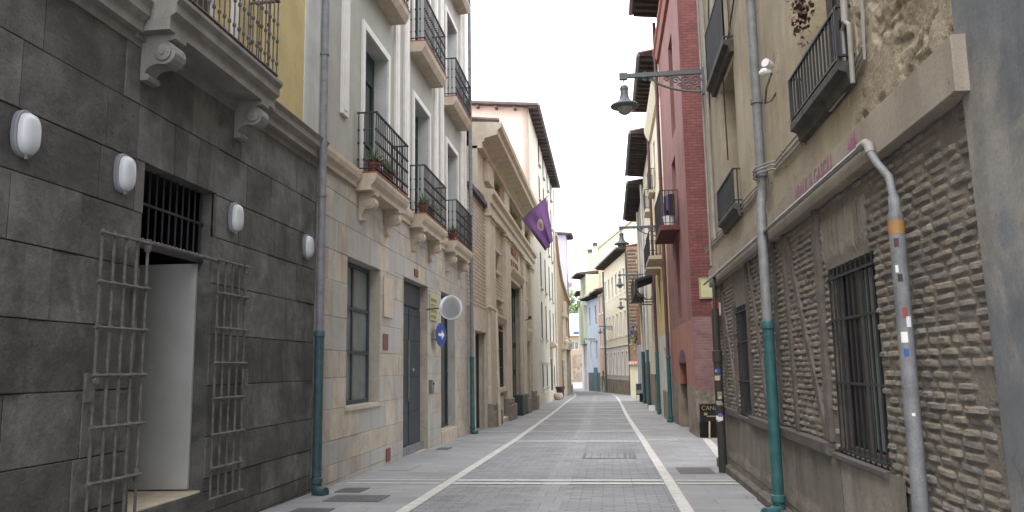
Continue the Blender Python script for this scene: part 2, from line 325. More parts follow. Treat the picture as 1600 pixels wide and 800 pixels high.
# ------------------------------------------------------------------ wall builders
def sub_rects(rect, holes):
    out = [rect]
    for (hu0, hu1, hz0, hz1) in holes:
        nw = []
        for (a, b, c, d) in out:
            if hu1 <= a or hu0 >= b or hz1 <= c or hz0 >= d: nw.append((a, b, c, d)); continue
            if hz0 > c: nw.append((a, b, c, hz0))
            if hz1 < d: nw.append((a, b, hz1, d))
            c2, d2 = max(c, hz0), min(d, hz1)
            if hu0 > a: nw.append((a, hu0, c2, d2))
            if hu1 < b: nw.append((hu1, b, c2, d2))
        out = nw
    return [r for r in out if r[1] - r[0] > .004 and r[3] - r[2] > .004]
def facade(mb, fr, u0, u1, z0, z1, holes=(), depth=.2, n=0.0, mi=0, thick=.4, rmi=None, ends=True):
    us = sorted(set([u0, u1] + [min(max(h[k], u0), u1) for h in holes for k in (0, 1)]))
    zs = sorted(set([z0, z1] + [min(max(h[k], z0), z1) for h in holes for k in (2, 3)]))
    for i in range(len(us) - 1):
        for j in range(len(zs) - 1):
            cu, cz = (us[i] + us[i + 1]) / 2, (zs[j] + zs[j + 1]) / 2
            if any(h[0] < cu < h[1] and h[2] < cz < h[3] for h in holes): continue
            mb.quad([fr.p(us[i], n, zs[j]), fr.p(us[i + 1], n, zs[j]), fr.p(us[i + 1], n, zs[j + 1]), fr.p(us[i], n, zs[j + 1])], mi)
    rm = mi if rmi is None else rmi
    for h in holes:
        d = n - (h[4] if len(h) > 4 else depth); a, b, c, e = h[:4]
        mb.quad([fr.p(a, n, c), fr.p(a, d, c), fr.p(a, d, e), fr.p(a, n, e)], rm)
        mb.quad([fr.p(b, n, c), fr.p(b, d, c), fr.p(b, d, e), fr.p(b, n, e)], rm)
        mb.quad([fr.p(a, n, c), fr.p(b, n, c), fr.p(b, d, c), fr.p(a, d, c)], rm)
        mb.quad([fr.p(a, n, e), fr.p(b, n, e), fr.p(b, d, e), fr.p(a, d, e)], rm)
    if ends:
        t = n - thick
        for u in (u0, u1): mb.quad([fr.p(u, n, z0), fr.p(u, t, z0), fr.p(u, t, z1), fr.p(u, n, z1)], mi)
        mb.quad([fr.p(u0, n, z1), fr.p(u1, n, z1), fr.p(u1, t, z1), fr.p(u0, t, z1)], mi)
def ashlar(mb, fr, u0, u1, zs, lens, holes=(), c=.012, jit=.006, gap=.008, n0=-.03, mi=0, rg=R):
    for j in range(len(zs) - 1):
        u = u0 - rg.random() * lens[0]
        while u < u1:
            w = rg.uniform(*lens); a, b = max(u, u0), min(u + w, u1); u += w
            if b - a < .05: continue
            k = rg.random(); jn = rg.uniform(-jit, jit)
            for (ra, rb, rc, rd) in sub_rects((a, b, zs[j], zs[j + 1]), [h[:4] for h in holes]):
                if min(rb - ra, rd - rc) < 4 * c + 2 * gap: cc = 0
                else: cc = c
                mb.box(fr, ra + gap / 2, rb - gap / 2, n0, jn, rc + gap / 2, rd - gap / 2, mi, k, cc)
def window(parent, fr, u0, u1, z0, z1, n, fm, gm, mull=1, trans=(), fw_=.06, name='window', t=.05, back=True):
    mb = MB()
    mb.box(fr, u0, u0 + fw_, n, n + t, z0, z1); mb.box(fr, u1 - fw_, u1, n, n + t, z0, z1)
    mb.box(fr, u0 + fw_, u1 - fw_, n, n + t, z0, z0 + fw_); mb.box(fr, u0 + fw_, u1 - fw_, n, n + t, z1 - fw_, z1)
    for k in range(mull):
        um = u0 + (u1 - u0) * (k + 1) / (mull + 1); mb.box(fr, um - fw_ * .45, um + fw_ * .45, n, n + t * .8, z0 + fw_, z1 - fw_)
    for zt in trans: mb.box(fr, u0 + fw_, u1 - fw_, n, n + t * .9, zt - fw_ * .4, zt + fw_ * .4)
    w = mb.build(name, fm, parent)
    g = MB(); g.quad([fr.p(u0 + .01, n + .012, z0 + .01), fr.p(u1 - .01, n + .012, z0 + .01), fr.p(u1 - .01, n + .012, z1 - .01), fr.p(u0 + .01, n + .012, z1 - .01)])
    g.build('pane', gm, w)
    return w
def shell(mb, fr, u0, u1, n0, n1, z0, z1, mi=0, top=True):
    """back and side walls behind a facade"""
    mb.quad([fr.p(u0, n0, z0), fr.p(u0, n1, z0), fr.p(u0, n1, z1), fr.p(u0, n0, z1)], mi)
    mb.quad([fr.p(u1, n0, z0), fr.p(u1, n1, z0), fr.p(u1, n1, z1), fr.p(u1, n0, z1)], mi)
    mb.quad([fr.p(u0, n0, z0), fr.p(u1, n0, z0), fr.p(u1, n0, z1), fr.p(u0, n0, z1)], mi)
    if top: mb.quad([fr.p(u0, n0, z1), fr.p(u1, n0, z1), fr.p(u1, n1, z1), fr.p(u0, n1, z1)], mi)
def bar_profile(r): return r
def railing(fr, u0, u1, n0, n1, z0, z1, pitch=.12, r=.009, knobs=True, mb=None, belly=0):
    mb = mb or MB()
    def bar(u, n):
        pts = [fr.p(u, n, z0), fr.p(u, n, z1)]
        mb.tube(pts, r, 6, cap=False)
        if knobs:
            h = z1 - z0
            for t in (.22, .5, .72):
                z = z0 + h * t; mb.lathe(fr.p(u, n, z), [(r, -.03), (r * 2.3, -.012), (r * 2.3, .012), (r, .03)], 6)
    k = max(1, round((u1 - u0) / pitch))
    for i in range(k + 1): bar(u0 + (u1 - u0) * i / k, n1)
    q = max(1, round((n1 - n0) / pitch))
    for i in range(q):
        nn = n0 + .03 + (n1 - n0 - .03) * i / q; bar(u0, nn); bar(u1, nn)
    for z, hh in ((z1, .025), (z0 + .07, .014)):
        mb.box(fr, u0 - .02, u1 + .02, n1 - .022, n1 + .022, z, z + hh)
        mb.box(fr, u0 - .02, u0 + .02, n0, n1 - .022, z, z + hh); mb.box(fr, u1 - .02, u1 + .02, n0, n1 - .022, z, z + hh)
    return mb
def corbel_mb(fr, u, w, zt, zb, dep):
    """scrolled stone bracket under a balcony"""
    H = zt - zb; R1 = min(.12, H * .26)
    prof = [(0, zt), (dep, zt), (dep, zt - .05), (dep - .03, zt - .06)]
    for k in range(8):      # rounded volute at the top
        a = math.pi * (.42 - 1.05 * k / 7); prof.append((dep - R1 * .95 + R1 * math.cos(a), zt - .07 - R1 + R1 * math.sin(a)))
    n0, z0 = prof[-1]
    for k in range(1, 9):   # concave sweep down to the foot
        t = k / 8; prof.append((n0 + (.055 - n0) * math.sin(t * math.pi / 2) ** .8, z0 + (zb + .07 - z0) * (1 - math.cos(t * math.pi / 2)) ** .85))
    prof += [(.085, zb + .06), (.10, zb + .03), (.085, zb), (0, zb)]
    mb = MB(); mb.prism(fr, prof, u - w / 2, u + w / 2)
    inner = [(max(n - .03, 0), z) for n, z in prof]
    # raised central flute and scroll eyes on both cheeks
    for s in (-1, 1):
        mb.lathe(fr.p(u + s * w / 2, dep - R1, zt - .07 - R1), [(.085, 0), (.085, .02), (.06, .028), (.03, .03), (.03, .04)], 14, axis=tuple(Vector(fr.p(1, 0, 0)) - Vector(fr.p(0, 0, 0))) if s > 0 else tuple(Vector(fr.p(0, 0, 0)) - Vector(fr.p(1, 0, 0))))
    return mb
def plant_mb(c, n, L_, w, mb=None, up_=.6, rg=R):
    mb = mb or MB()
    for _ in range(n):
        a = rg.uniform(0, 6.283); tilt = rg.uniform(.2, 1.2); l = L_ * rg.uniform(.6, 1); k = rg.random()
        d = Vector((math.cos(a), math.sin(a), 0)); s = Vector((-d.y, d.x, 0)) * w
        p = Vector(c); pts = [p]
        for q in range(3):
            t = (q + 1) / 3; pts.append(p + d * l * math.sin(tilt) * t + Vector((0, 0, l * (math.cos(tilt) * t - .35 * t * t * tilt))))
        vs = []
        for i, q in enumerate(pts):
            ww = s * (1 - i / 3.2); vs += [tuple(q - ww), tuple(q + ww)]
        mb.add(vs, [(0, 1, 3, 2), (2, 3, 5, 4), (4, 5, 7, 6)], 0, k)
    return mb
def text_obj(s, size, org, ud, zd, nd, m, name, parent=None, ext=.004, sx=1.0, align='LEFT'):
    cu = bpy.data.curves.new(name, 'FONT'); cu.body = s; cu.size = size; cu.extrude = ext; cu.align_x = align
    t = bpy.data.objects.new('tmp', cu); COL.objects.link(t)
    dg = bpy.context.evaluated_depsgraph_get(); me = bpy.data.meshes.new_from_object(t.evaluated_get(dg))
    bpy.data.objects.remove(t)
    ud, zd, nd, org = Vector(ud), Vector(zd), Vector(nd), Vector(org)
    mb = MB()
    vs = [tuple(org + ud * (v.co.x * sx) + zd * v.co.y + nd * v.co.z) for v in me.vertices]
    mb.v = vs; mb.f = [list(p.vertices) for p in me.polygons]; mb.m = [0] * len(mb.f); mb.r = [.5] * len(mb.f)
    o = mb.build(name, m, parent, recalc=False); bpy.data.meshes.remove(me); return o
def tile_rows(mb, fr, u0, u1, nA, zA, nB, zB, pitch=.22, mi=0, r=.09):
    """half-round tiles running down a roof slope from B to the eave A"""
    u = u0; du = pitch
    while u < u1:
        k = R.random(); vs = []
        for (n, z) in ((nB, zB), (nA, zA + R.uniform(-.01, .01))):
            for q in range(5):
                t = math.pi * q / 4; vs.append(fr.p(u + du / 2 + math.cos(t) * r, n, z + math.sin(t) * r))
        mb.add(vs, [(q, q + 1, 6 + q, 5 + q) for q in range(4)] + [(5, 6, 7, 8, 9), (0, 1, 2, 3, 4)], mi, k)
        u += du
def eave_roof(parent, fr, u0, u1, zw, over, back, rise, soff, rafters=.6, th=.12, tile=True, name='roof', ridge_z=None, slope=.15, uo0=0, uo1=0):
    """roof sheet sloping down to the street, rafters and boards seen from below"""
    a, b = u0 - uo0, u1 + uo1
    ze = zw - over * slope
    mb = MB()
    prof = [(over, ze), (over, ze + th), (back, zw + rise), (back, zw + rise - th), (0, zw)]
    mb.prism(fr, prof, a, b, 1 if soff is not None else 0)
    if tile: tile_rows(mb, fr, a, b - .05, over + .06, ze + th, back, zw + rise, .24, 0, .1)
    u = a + .15
    while u < b - .1:
        mb.prism(fr, [(0.0, zw - .14), (over - .06, ze - .12), (over - .06, ze - .002), (0.0, zw - .002)], u, u + .11, 1); u += rafters
    mb.box(fr, a, b, over + .002, over + .13, ze - .02, ze + .1, 2)
    return mb.build(name, [M['tile'], soff, M['zinc']], parent)
def drainpipe(name_label, pts, r, sleeve=None, group='drainpipes on the street walls', cat='drainpipe', pm='zinc', brackets=(), shoe=None, fr=None, sm='teal'):
    t = thing('drainpipe', name_label, cat, pts[-1], group)
    mb = MB(); mb.tube(pts, r, 14); mb.build('pipe', M[pm], t, smooth=True)
    for z in brackets:
        # ring clamp at that height along the vertical run
        x, y = pts[-1][0], pts[-1][1]
        b = MB(); b.lathe((x, y, z), [(r + .002, -.02), (r + .012, -.018), (r + .012, .018), (r + .002, .02)], 14)
        b.build('clamp', M[pm], t)
    if sleeve:
        x, y, z0, z1 = sleeve; s = MB(); q = r * 1.12
        s.lathe((x, y, z0), [(q, 0), (q, .16), (q * 1.25, .17), (q * 1.25, .24), (q, .25), (q, z1 - z0 - .1), (q * 1.18, z1 - z0 - .09), (q * 1.18, z1 - z0 - .02), (q * .99, z1 - z0)], 18)
        o = s.build('sleeve', M[sm], t, smooth=True)
        if shoe:
            e = MB(); dx, dy = shoe; e.tube([(x, y, z0 + .14), (x, y, z0 + .09), (x + dx * .4, y + dy * .4, z0 + .04), (x + dx, y + dy, z0 + .035)], [q * 1.2, q * 1.2, q * 1.15, q * 1.15], 14)
            e.build('spout', M[sm], t, smooth=True)
    return t

# ================================================================== GROUND
def strip(name, xa, xb, y0, y1, dz, m, step=2.0, parent=None):
    mb = MB(); n = max(1, int((y1 - y0) / step)); ys = [y0 + (y1 - y0) * i / n for i in range(n + 1)]
    vs = []
    for y in ys:
        a = xa(y) if callable(xa) else xa; b = xb(y) if callable(xb) else xb
        vs += [(a, y, zg(y) + dz), (b, y, zg(y) + dz)]
    mb.add(vs, [(2 * i, 2 * i + 1, 2 * i + 3, 2 * i + 2) for i in range(n)])
    return mb, vs
def interp(t):
    def f(y):
        if y <= t[0][0]: return t[0][1]
        for (a, va), (b, vb) in zip(t, t[1:]):
            if y <= b:
                k = (y - a) / (b - a); return va + (vb - va) * k
        return t[-1][1]
    return f
wlx = interp([(0, -2.64), (22, -2.66), (34, -2.84), (58, -3.15), (75, -3.25), (86, -3.7), (96, -5.2), (115, -8.5)])
wrx = interp([(0, .9), (13, .89), (22, .84), (34, .75), (62, .66), (72, .52), (80, .1), (92, -1.3), (104, -3.3), (118, -6.2)])
g = MB(); ys = [-40, 0, 20, 40, 60, 80, 105, 125, 160, 200, 330, 600, 1500]; xs = [-900, -200, -40, 0, 40, 200, 900]
vs = [(x, y, zg(y) - .06) for y in ys for x in xs]; k = len(xs)
g.add(vs, [(j * k + i, j * k + i + 1, (j + 1) * k + i + 1, (j + 1) * k + i) for j in range(len(ys) - 1) for i in range(k - 1)])
struct(g.build('ground', M['earth']))
mb, _ = strip('', lambda y: wlx(y), lambda y: wrx(y), -6, 118, 0, None); struct(mb.build('road_setts', M['setts']))
mb, _ = strip('', lambda y: wlx(y) - (2.4 if y < 84 else 6), lambda y: wlx(y) - .0, -6, 118, .0, None); struct(mb.build('pavement_slabs', M['slabs']))
mb, _ = strip('', lambda y: wrx(y), lambda y: wrx(y) + (3.2 if 14 < y < 70 else 1.6 if y < 15 else 4), -6, 118, .0, None); struct(mb.build('pavement_slabs', M['slabs']))
mb, _ = strip('', -40, 40, 117.9, 190, -.002, None, 4); struct(mb.build('square_paving', M['slabs']))
mb, _ = strip('', 4.0, 30, 15.6, 22.9, -.01, None, 2); struct(mb.build('side_lane', M['slabs']))
for nm, fx in (('white_kerb_line', wlx), ('white_kerb_line', wrx)):
    mb, _ = strip('', lambda y: fx(y) - .082, lambda y: fx(y) + .082, -6, 112, .004, None, 1.4); struct(mb.build(nm, M['white_stone']))
mb, _ = strip('', lambda y: 2.07 + (y - 15.7) * .058, lambda y: 2.27 + (y - 15.7) * .058, 15.7, 22.4, .004, None, 1.4); struct(mb.build('white_kerb_line', M['white_stone']))
chx = interp([(0, -.93), (22, -.86), (34, -1.0), (60, -1.2), (75, -1.4), (90, -2.4), (112, -6.5)])
mb, _ = strip('', lambda y: chx(y) - .2, lambda y: chx(y) + .2, -6, 110, .004, None, 1.2); struct(mb.build('drain_channel', M['channel']))
for y in [13.1, 21.7, 25.9, 30.1, 34.3, 38.6, 42.9, 47.2, 51.5, 55.8, 60.1, 64.4, 68.7, 73, 77.3, 81.6]:
    b = MB()
    for dy in (-.28, .12):
        w = .2
        for xa, xb, ww in ((wlx(y) - 1.66 if y > 10 else -4.3, wlx(y) - .1, .6), (wlx(y) + .1, wrx(y) - .1, 1), (wrx(y) + .1, min(1.98, wrx(y) + 1.5), .6)):
            yy = y + dy; ya, yb = yy - w * ww / 2, yy + w * ww / 2
            # cut into slabs with thin joints
            u = xa
            while u < xb - .02:
                e = min(u + .95, xb)
                b.quad([(u + .004, ya, zg(ya) + .008), (e - .004, ya, zg(ya) + .008), (e - .004, yb, zg(yb) + .008), (u + .004, yb, zg(yb) + .008)]); u = e
    struct(b.build('white_cross_band', M['white_stone']))
def cover(x0, x1, y0, y1, label, m='manhole', frame=False):
    b = MB(); ym = (y0 + y1) / 2
    b.add([(x, y, zg(y) + d) for d in (-.03, .010) for (x, y) in ((x0, y0), (x1, y0), (x1, y1), (x0, y1))], [(4, 5, 6, 7), (0, 1, 5, 4), (1, 2, 6, 5), (2, 3, 7, 6), (3, 0, 4, 7)])
    k = 5
    for i in range(1, k):
        x = x0 + (x1 - x0) * i / k
        b.add([(x - .012, y0 + .04, zg(y0) + .0135), (x + .012, y0 + .04, zg(y0) + .0135), (x + .012, y1 - .04, zg(y1) + .0135), (x - .012, y1 - .04, zg(y1) + .0135)], [(0, 1, 2, 3)])
    tag(b.build('manhole_cover', M[m]), label, 'manhole cover', 'covers set in the pavement')
cover(-4.15, -3.75, 11.75, 12.25, 'small dark cover beside the left green pipe foot')
cover(-4.0, -3.2, 10.85, 11.45, 'wide dark cover on left pavement nearest the white line')
cover(-4.1, -3.6, 9.9, 10.25, 'dark cover at the lower left picture edge')
cover(-4.3, -3.75, 14.6, 15.6, 'pale grey cover below the brown wall plate', 'slabs')
cover(-4.25, -3.95, 19.2, 19.8, 'small cover near the grey double door')
cover(1.15, 1.75, 14.2, 15.1, 'dark cover on right pavement before the corner post')
def rect_frame(x0, x1, y0, y1, w, label):
    b = MB()
    for (a, c, d, e) in ((x0, x1, y0, y0 + w), (x0, x1, y1 - w, y1), (x0, x0 + w, y0 + w, y1 - w), (x1 - w, x1, y0 + w, y1 - w)):
        b.quad([(a, d, zg(d) + .009), (c, d, zg(d) + .009), (c, e, zg(e) + .009), (a, e, zg(e) + .009)], 0)
    b.quad([(x0 + w, y0 + w, zg(y0 + w) + .005), (x1 - w, y0 + w, zg(y0 + w) + .005), (x1 - w, y1 - w, zg(y1 - w) + .005), (x0 + w, y1 - w, zg(y1 - w) + .005)], 1)
    for i in range(1, 5):
        x = x0 + (x1 - x0) * i / 5; b.quad([(x - .01, y0 + w, zg(y0 + w) + .008), (x + .01, y0 + w, zg(y0 + w) + .008), (x + .01, y1 - w, zg(y1 - w) + .008), (x - .01, y1 - w, zg(y1 - w) + .008)], 0)
    tag(b.build('manhole_cover', [M['manhole'], M['channel']]), label, 'manhole cover', 'covers set in the pavement')
rect_frame(-.62, .3, 16.9, 18.1, .06, 'large framed cover in the roadway setts')
rect_frame(.36, .5, 16.9, 18.2, .03, 'narrow slotted grating beside the large roadway cover')

# ================================================================== LEFT: dark stone building
dark = thing('stone_building', 'dark grey ashlar building with yellow upper wall and open barred doorway', 'building', (-4.5, 6, 0))
DOOR = (7.1, 8.5, .3, 3.68)
b = MB()
facade(b, LD, -3, 11.72, -.6, 4.9, [DOOR + (.17,)], n=-.012, mi=1, rmi=0)
dz = [-.6, -.15, .07, .445, .9, 1.47, 2.045, 2.63, 3.17]
ra = random.Random(11)
ashlar(b, LD, -3, 11.7, dz, (.7, 1.35), [DOOR], c=.003, jit=.008, gap=.011, rg=ra)
ashlar(b, LD, -3, 6.95, [3.17, 3.67, 4.23, 4.8], (1.0, 1.6), [DOOR], c=.003, jit=.008, gap=.011, rg=ra)
ashlar(b, LD, 8.55, 11.7, [3.17, 3.67, 4.23, 4.8], (.6, 1.2), [DOOR], c=.003, jit=.008, gap=.011, rg=ra)
# flat arch of wedge stones over the doorway
N_ = 7
for i in range(N_):
    a0, a1 = 6.95 + 1.6 * i / N_, 6.95 + 1.6 * (i + 1) / N_; t0, t1 = 6.85 + 1.8 * i / N_, 6.85 + 1.8 * (i + 1) / N_
    if i == 0: a0 = t0 = 6.955
    if i == N_ - 1: a1 = t1 = 8.545
    g_ = .005; jn = ra.uniform(-.008, .01)
    lo = 3.685
    b.plate(LD, [(a0 + g_, lo), (a1 - g_, lo), (t1 - g_, 4.225), (t0 + g_, 4.225)], -.03, jn, 0, ra.random())
for (a, c_) in ((6.955, 7.1), (8.5, 8.545)): b.box(LD, a, c_, -.03, .0, 3.17, 3.68, 0)
ashlar(b, LD, 6.95, 8.55, [4.23, 4.8], (.9, 1.5), [], c=.003, jit=.008, gap=.011, rg=ra)
b.build('wall', [M['dark_stone'], M['dark_joint']], dark)
b = MB()      # reveal lining, passage behind the door, threshold
fm = LD
for (a, c_, d, e) in ((-1.9, -.17, .3, 3.68),):
    b.quad([fm.p(6.6, a, d), fm.p(9.2, a, d), fm.p(9.2, a, e), fm.p(6.6, a, e)]); b.quad([fm.p(6.6, a, d), fm.p(6.6, c_, d), fm.p(6.6, c_, e), fm.p(6.6, a, e)])
    b.quad([fm.p(9.2, a, d), fm.p(9.2, c_, d), fm.p(9.2, c_, e), fm.p(9.2, a, e)]); b.quad([fm.p(6.6, a, e), fm.p(9.2, a, e), fm.p(9.2, c_, e), fm.p(6.6, c_, e)])
    b.quad([fm.p(6.6, a, d), fm.p(9.2, a, d), fm.p(9.2, c_, d), fm.p(6.6, c_, d)])
    b.quad([fm.p(6.6, c_, d), fm.p(7.1, c_, d), fm.p(7.1, c_, e), fm.p(6.6, c_, e)]); b.quad([fm.p(8.5, c_, d), fm.p(9.2, c_, d), fm.p(9.2, c_, e), fm.p(8.5, c_, e)])
b.build('passage', M['black'], dark)
b = MB(); b.box(LD, 7.1, 8.5, -.9, -.03, -.6, .325, c=.015); b.build('threshold', M['trim_stone'], dark)
b = MB(); fd = Fr(-4.66, 8.465, -1, -.06, -1); b.box(fd, 0, 1.0, -.02, .025, .34, 2.85, c=.004); d_ = b.build('door_leaf', M['white_door'], dark); d_['label'] = 'plain pale grey leaf standing open inwards'
h = MB(); h.box(fd, .85, .95, .025, .07, 1.25, 1.29); h.build('handle', M['steel'], d_)
b = MB()     # transom bar, twisted rail and grille above it
b.box(LD, 7.1, 8.5, -.16, -.11, 2.86, 2.92)
for i in range(11): b.tube([LD.p(7.16 + i * .128, -.135, 2.92), LD.p(7.16 + i * .128, -.135, 3.68)], .011, 6)
b.box(LD, 7.1, 8.5, -.15, -.12, 3.30, 3.325)
b.build('transom_grille', M['iron'], dark)
b = MB()
for ph in (0, 2.1, 4.2):
    b.tube([LD.p(7.0 + 1.55 * t / 60, .05 + math.cos(ph + t * .8) * .013, 2.89 + math.sin(ph + t * .8) * .013) for t in range(61)], .012, 6)
b.build('twisted_rail', M['rusty_iron'], dark)
def grille_leaf(u0, u1, z0, z1, nv, zh, n, rake, label):
    b = MB()
    def P(u, z, dn=0): return LD.p(u, n + rake * (u - u0) + dn, z)
    for i in range(nv):
        u = u0 + (u1 - u0) * i / (nv - 1); b.tube([P(u, z0), P(u, z1)], .0145, 8)
    for z in zh:
        b.tube([P(u0 - .05, z, .02), P(u1 + .05, z, .02)], .014, 8)
        for i in range(nv):
            u = u0 + (u1 - u0) * i / (nv - 1); b.lathe(P(u, z, .012), [(.018, -.022), (.024, 0), (.018, .022)], 8)
    o = b.build('barred_gate', M['rusty_iron'], dark); o['label'] = label
    for (u, z) in ((u1, zh[0] - .02), (u1, zh[-2])):
        l = MB(); l.lathe(P(u, z), [(.03, -.06), (.03, .06)], 10); l.build('hinge', M['rusty_iron'], o)
    return o
gl = grille_leaf(6.42, 7.08, .05, 2.9, 5, [2.86, 2.42, 2.02, 1.60, 1.15, .68, .2], .06, .04, 'left barred gate leaf folded open against the wall')
l = MB(); l.box(LD, 6.30, 6.42, .05, .075, 1.38, 1.62); l.lathe(LD.p(6.4, .085, 1.55), [(.03, -.02), (.03, .02)], 10, axis=(1, 0, 0)); l.build('lock_plate', M['rusty_iron'], gl)
gr = grille_leaf(8.56, 9.22, .2, 2.92, 5, [2.9, 2.52, 2.12, 1.72, 1.32, .92, .55, .22], .05, .03, 'right barred gate leaf folded open against the wall')
l = MB(); l.box(LD, 9.26, 9.36, .05, .075, 1.45, 1.65); l.build('lock_plate', M['rusty_iron'], gr)
# string course and balcony
b = MB(); b.prism(LD, [(-.2, 4.9), (.10, 4.9), (.10, 5.0), (.16, 5.06), (.16, 5.14), (.2, 5.2), (-.2, 5.2)], -3, 6.80); b.prism(LD, [(-.2, 4.9), (.10, 4.9), (.10, 5.0), (.16, 5.06), (.16, 5.14), (.2, 5.2), (-.2, 5.2)], 9.3, 11.72)
b.box(LD, 6.8, 9.3, -.2, .05, 4.86, 5.2); b.box(LD, -3, 11.7, -.2, .012, 4.8, 4.9)
b.build('string_course', M['grey_trim'], dark)
b = MB(); UW = [(7.35, 8.75, 5.25, 7.6)]
facade(b, LD, -3, 11.12, 5.2, 14, UW, .25, n=-.02, mi=0)
b.build('upper_wall', M['yellow_plaster'], dark)
b = MB(); facade(b, LD, 11.12, 11.72, 5.2, 14, [], n=0.0, mi=0); b.build('corner_strip', M['white_plaster'], dark)
window(dark, LD, 7.35, 8.75, 5.25, 7.6, -.27, M['white_trim'], M['glass'], 1, (6.2,))
b = MB()
for (a, c_, d, e) in ((7.2, 7.35, 5.2, 7.75), (8.75, 8.9, 5.2, 7.75), (7.35, 8.75, 7.6, 7.75)): b.box(LD, a, c_, -.02, .03, d, e)
b.build('window_surround', M['white_trim'], dark)
b = MB(); b.prism(LD, [(0.05, 4.93), (.36, 4.93), (.36, 5.06), (.42, 5.10), (.42, 5.2), (.46, 5.24), (.46, 5.28), (0.05, 5.28)], 6.82, 9.27)
sl_ = b.build('balcony', M['grey_trim'], dark)
railing(LD, 6.88, 9.2, .0, .40, 5.28, 6.35, .115, .010, True).build('railing', M['rusty_iron'], sl_)
for u in (7.03, 9.0): corbel_mb(LD, u, .2, 4.93, 4.47, .36).build('corbel', M['grey_trim'], sl_, bevel=0)
b = MB(); b.box(LD, 6.9, 9.2, .0, .42, 5.28, 5.295); b.build('red_tile_edge', M['terracotta'], sl_)
b = MB(); shell(b, LD, -3, 11.72, -10, -.4, -.6, 14); facade(b, LD, -3, 11.72, 14, 14.2, [], n=.0); b.build('rear_walls', M['yellow_plaster'], dark)
for i, (y, lb) in enumerate(((5.44, 'white oval bulkhead lamp nearest the camera on dark stone'), (6.71, 'white oval bulkhead lamp just left of the barred doorway'), (8.94, 'white oval bulkhead lamp just right of the barred doorway'), (11.27, 'white oval bulkhead lamp beside the left drainpipe'))):
    t = thing('wall_lamp', lb, 'wall lamp', (-4.49, y, 3.47), 'oval lamps on the dark stone wall')
    def oval(n, w, h, k=24, pw=2.6):
        return [(math.copysign(abs(math.cos(2 * math.pi * j / k)) ** (2 / pw), math.cos(2 * math.pi * j / k)) * w, math.copysign(abs(math.sin(2 * math.pi * j / k)) ** (2 / pw), math.sin(2 * math.pi * j / k)) * h, n) for j in range(k)]
    def loft(rings):
        m_ = MB(); k = len(rings[0]); vs = [(-4.49 + n, y + a, 3.47 + z) for r in rings for (a, z, n) in r]
        m_.add(vs, [(i_ * k + j, i_ * k + (j + 1) % k, (i_ + 1) * k + (j + 1) % k, (i_ + 1) * k + j) for i_ in range(len(rings) - 1) for j in range(k)] + [tuple(range((len(rings) - 1) * k, len(rings) * k)), tuple(range(k))]); return m_
    loft([oval(0, .118, .185), oval(.035, .122, .19), oval(.045, .112, .18)]).build('housing', M['lamp_case'], t, smooth=True)
    loft([oval(.04, .10, .165), oval(.07, .10, .165), oval(.098, .088, .148), oval(.113, .062, .112), oval(.118, .03, .05)]).build('diffuser', M['lamp_glass'], t, smooth=True)
    q = MB(); q.lathe((-4.44, y, 3.27), [(.014, 0), (.014, .05)], 8); q.build('cable_gland', M['lamp_case'], t)

drainpipe('tall grey drainpipe with teal foot between dark and beige buildings', [(-4.33, 11.5, 16), (-4.33, 11.5, 0)], .062, (-4.33, 11.5, zg(11.5), 2.22), brackets=(4.3, 6.6), shoe=(.16, -.05), sm='teal_dark')

# ================================================================== LEFT: beige apartment building
apt = thing('apartment_building', 'pale grey green apartment building on beige stone ground floor with three balcony columns', 'building', (-4.48, 18, 0))
WIN = (13.2, 15.2, 1.0, 3.6); DR = (17.0, 19.37, -.3, 3.68); SH = (20.95, 22.9, .0, 3.72)
b = MB(); holes = [WIN + (.25,), DR + (.22,), SH + (.25,)]
facade(b, LB, 11.72, 25.0, -.7, 4.9, holes, n=-.010, mi=1, rmi=0)
ra = random.Random(5)
ashlar(b, LB, 11.72, 25.0, [-.7, -.15, .12, .5, 1.0, 1.5, 1.95, 2.5, 3.1, 3.6, 4.12, 4.6, 4.9], (.45, 1.05), holes, c=.005, jit=.004, gap=.006, rg=ra)
b.build('ground_floor_wall', [M['beige_stone'], M['beige_joint']], apt)
b = MB(); UP = []
for (a, c_) in ((14.0, 15.6), (17.9, 19.5), (21.8, 23.4)):
    for (d, e) in ((5.2, 8.15), (9.35, 12.2), (13.3, 16)): UP.append((a, c_, d, e, .32))
facade(b, LB, 11.72, 25.0, 4.9, 17, UP, n=-.02, mi=0, rmi=1); b.build('wall', [M['green_grey_plaster'], M['white_plaster']], apt)
b = MB(); shell(b, LB, 11.72, 25.0, -10, -.4, -.7, 17); b.build('rear_walls', M['green_grey_plaster'], apt)
b = MB()
corn = [(-.1, 4.9), (.06, 4.9), (.06, 4.98), (.12, 5.04), (.14, 5.13), (.14, 5.2), (-.1, 5.24)]
for (a, c_) in ((11.72, 13.5), (15.95, 17.4), (19.95, 21.3), (23.9, 25.0)):
    b = MB(); b.prism(LB, corn, a, c_); b.build('string_course', M['trim_stone'], apt)
b = MB()
for (a, c_, z0) in ((12.72, 13.05, 6.05), (16.15, 16.5, 5.24), (16.95, 17.38, 5.24), (20.15, 20.55, 5.24), (20.95, 21.3, 5.24), (24.0, 24.3, 5.24), (24.6, 24.9, 5.24)):
    b.box(LB, a, c_, -.018, .035, z0, 17)
    b.box(LB, a + .1, c_ - .1, .036, .05, z0 + .08, 17)
b.build('pilaster_strips', M['white_trim'], apt)
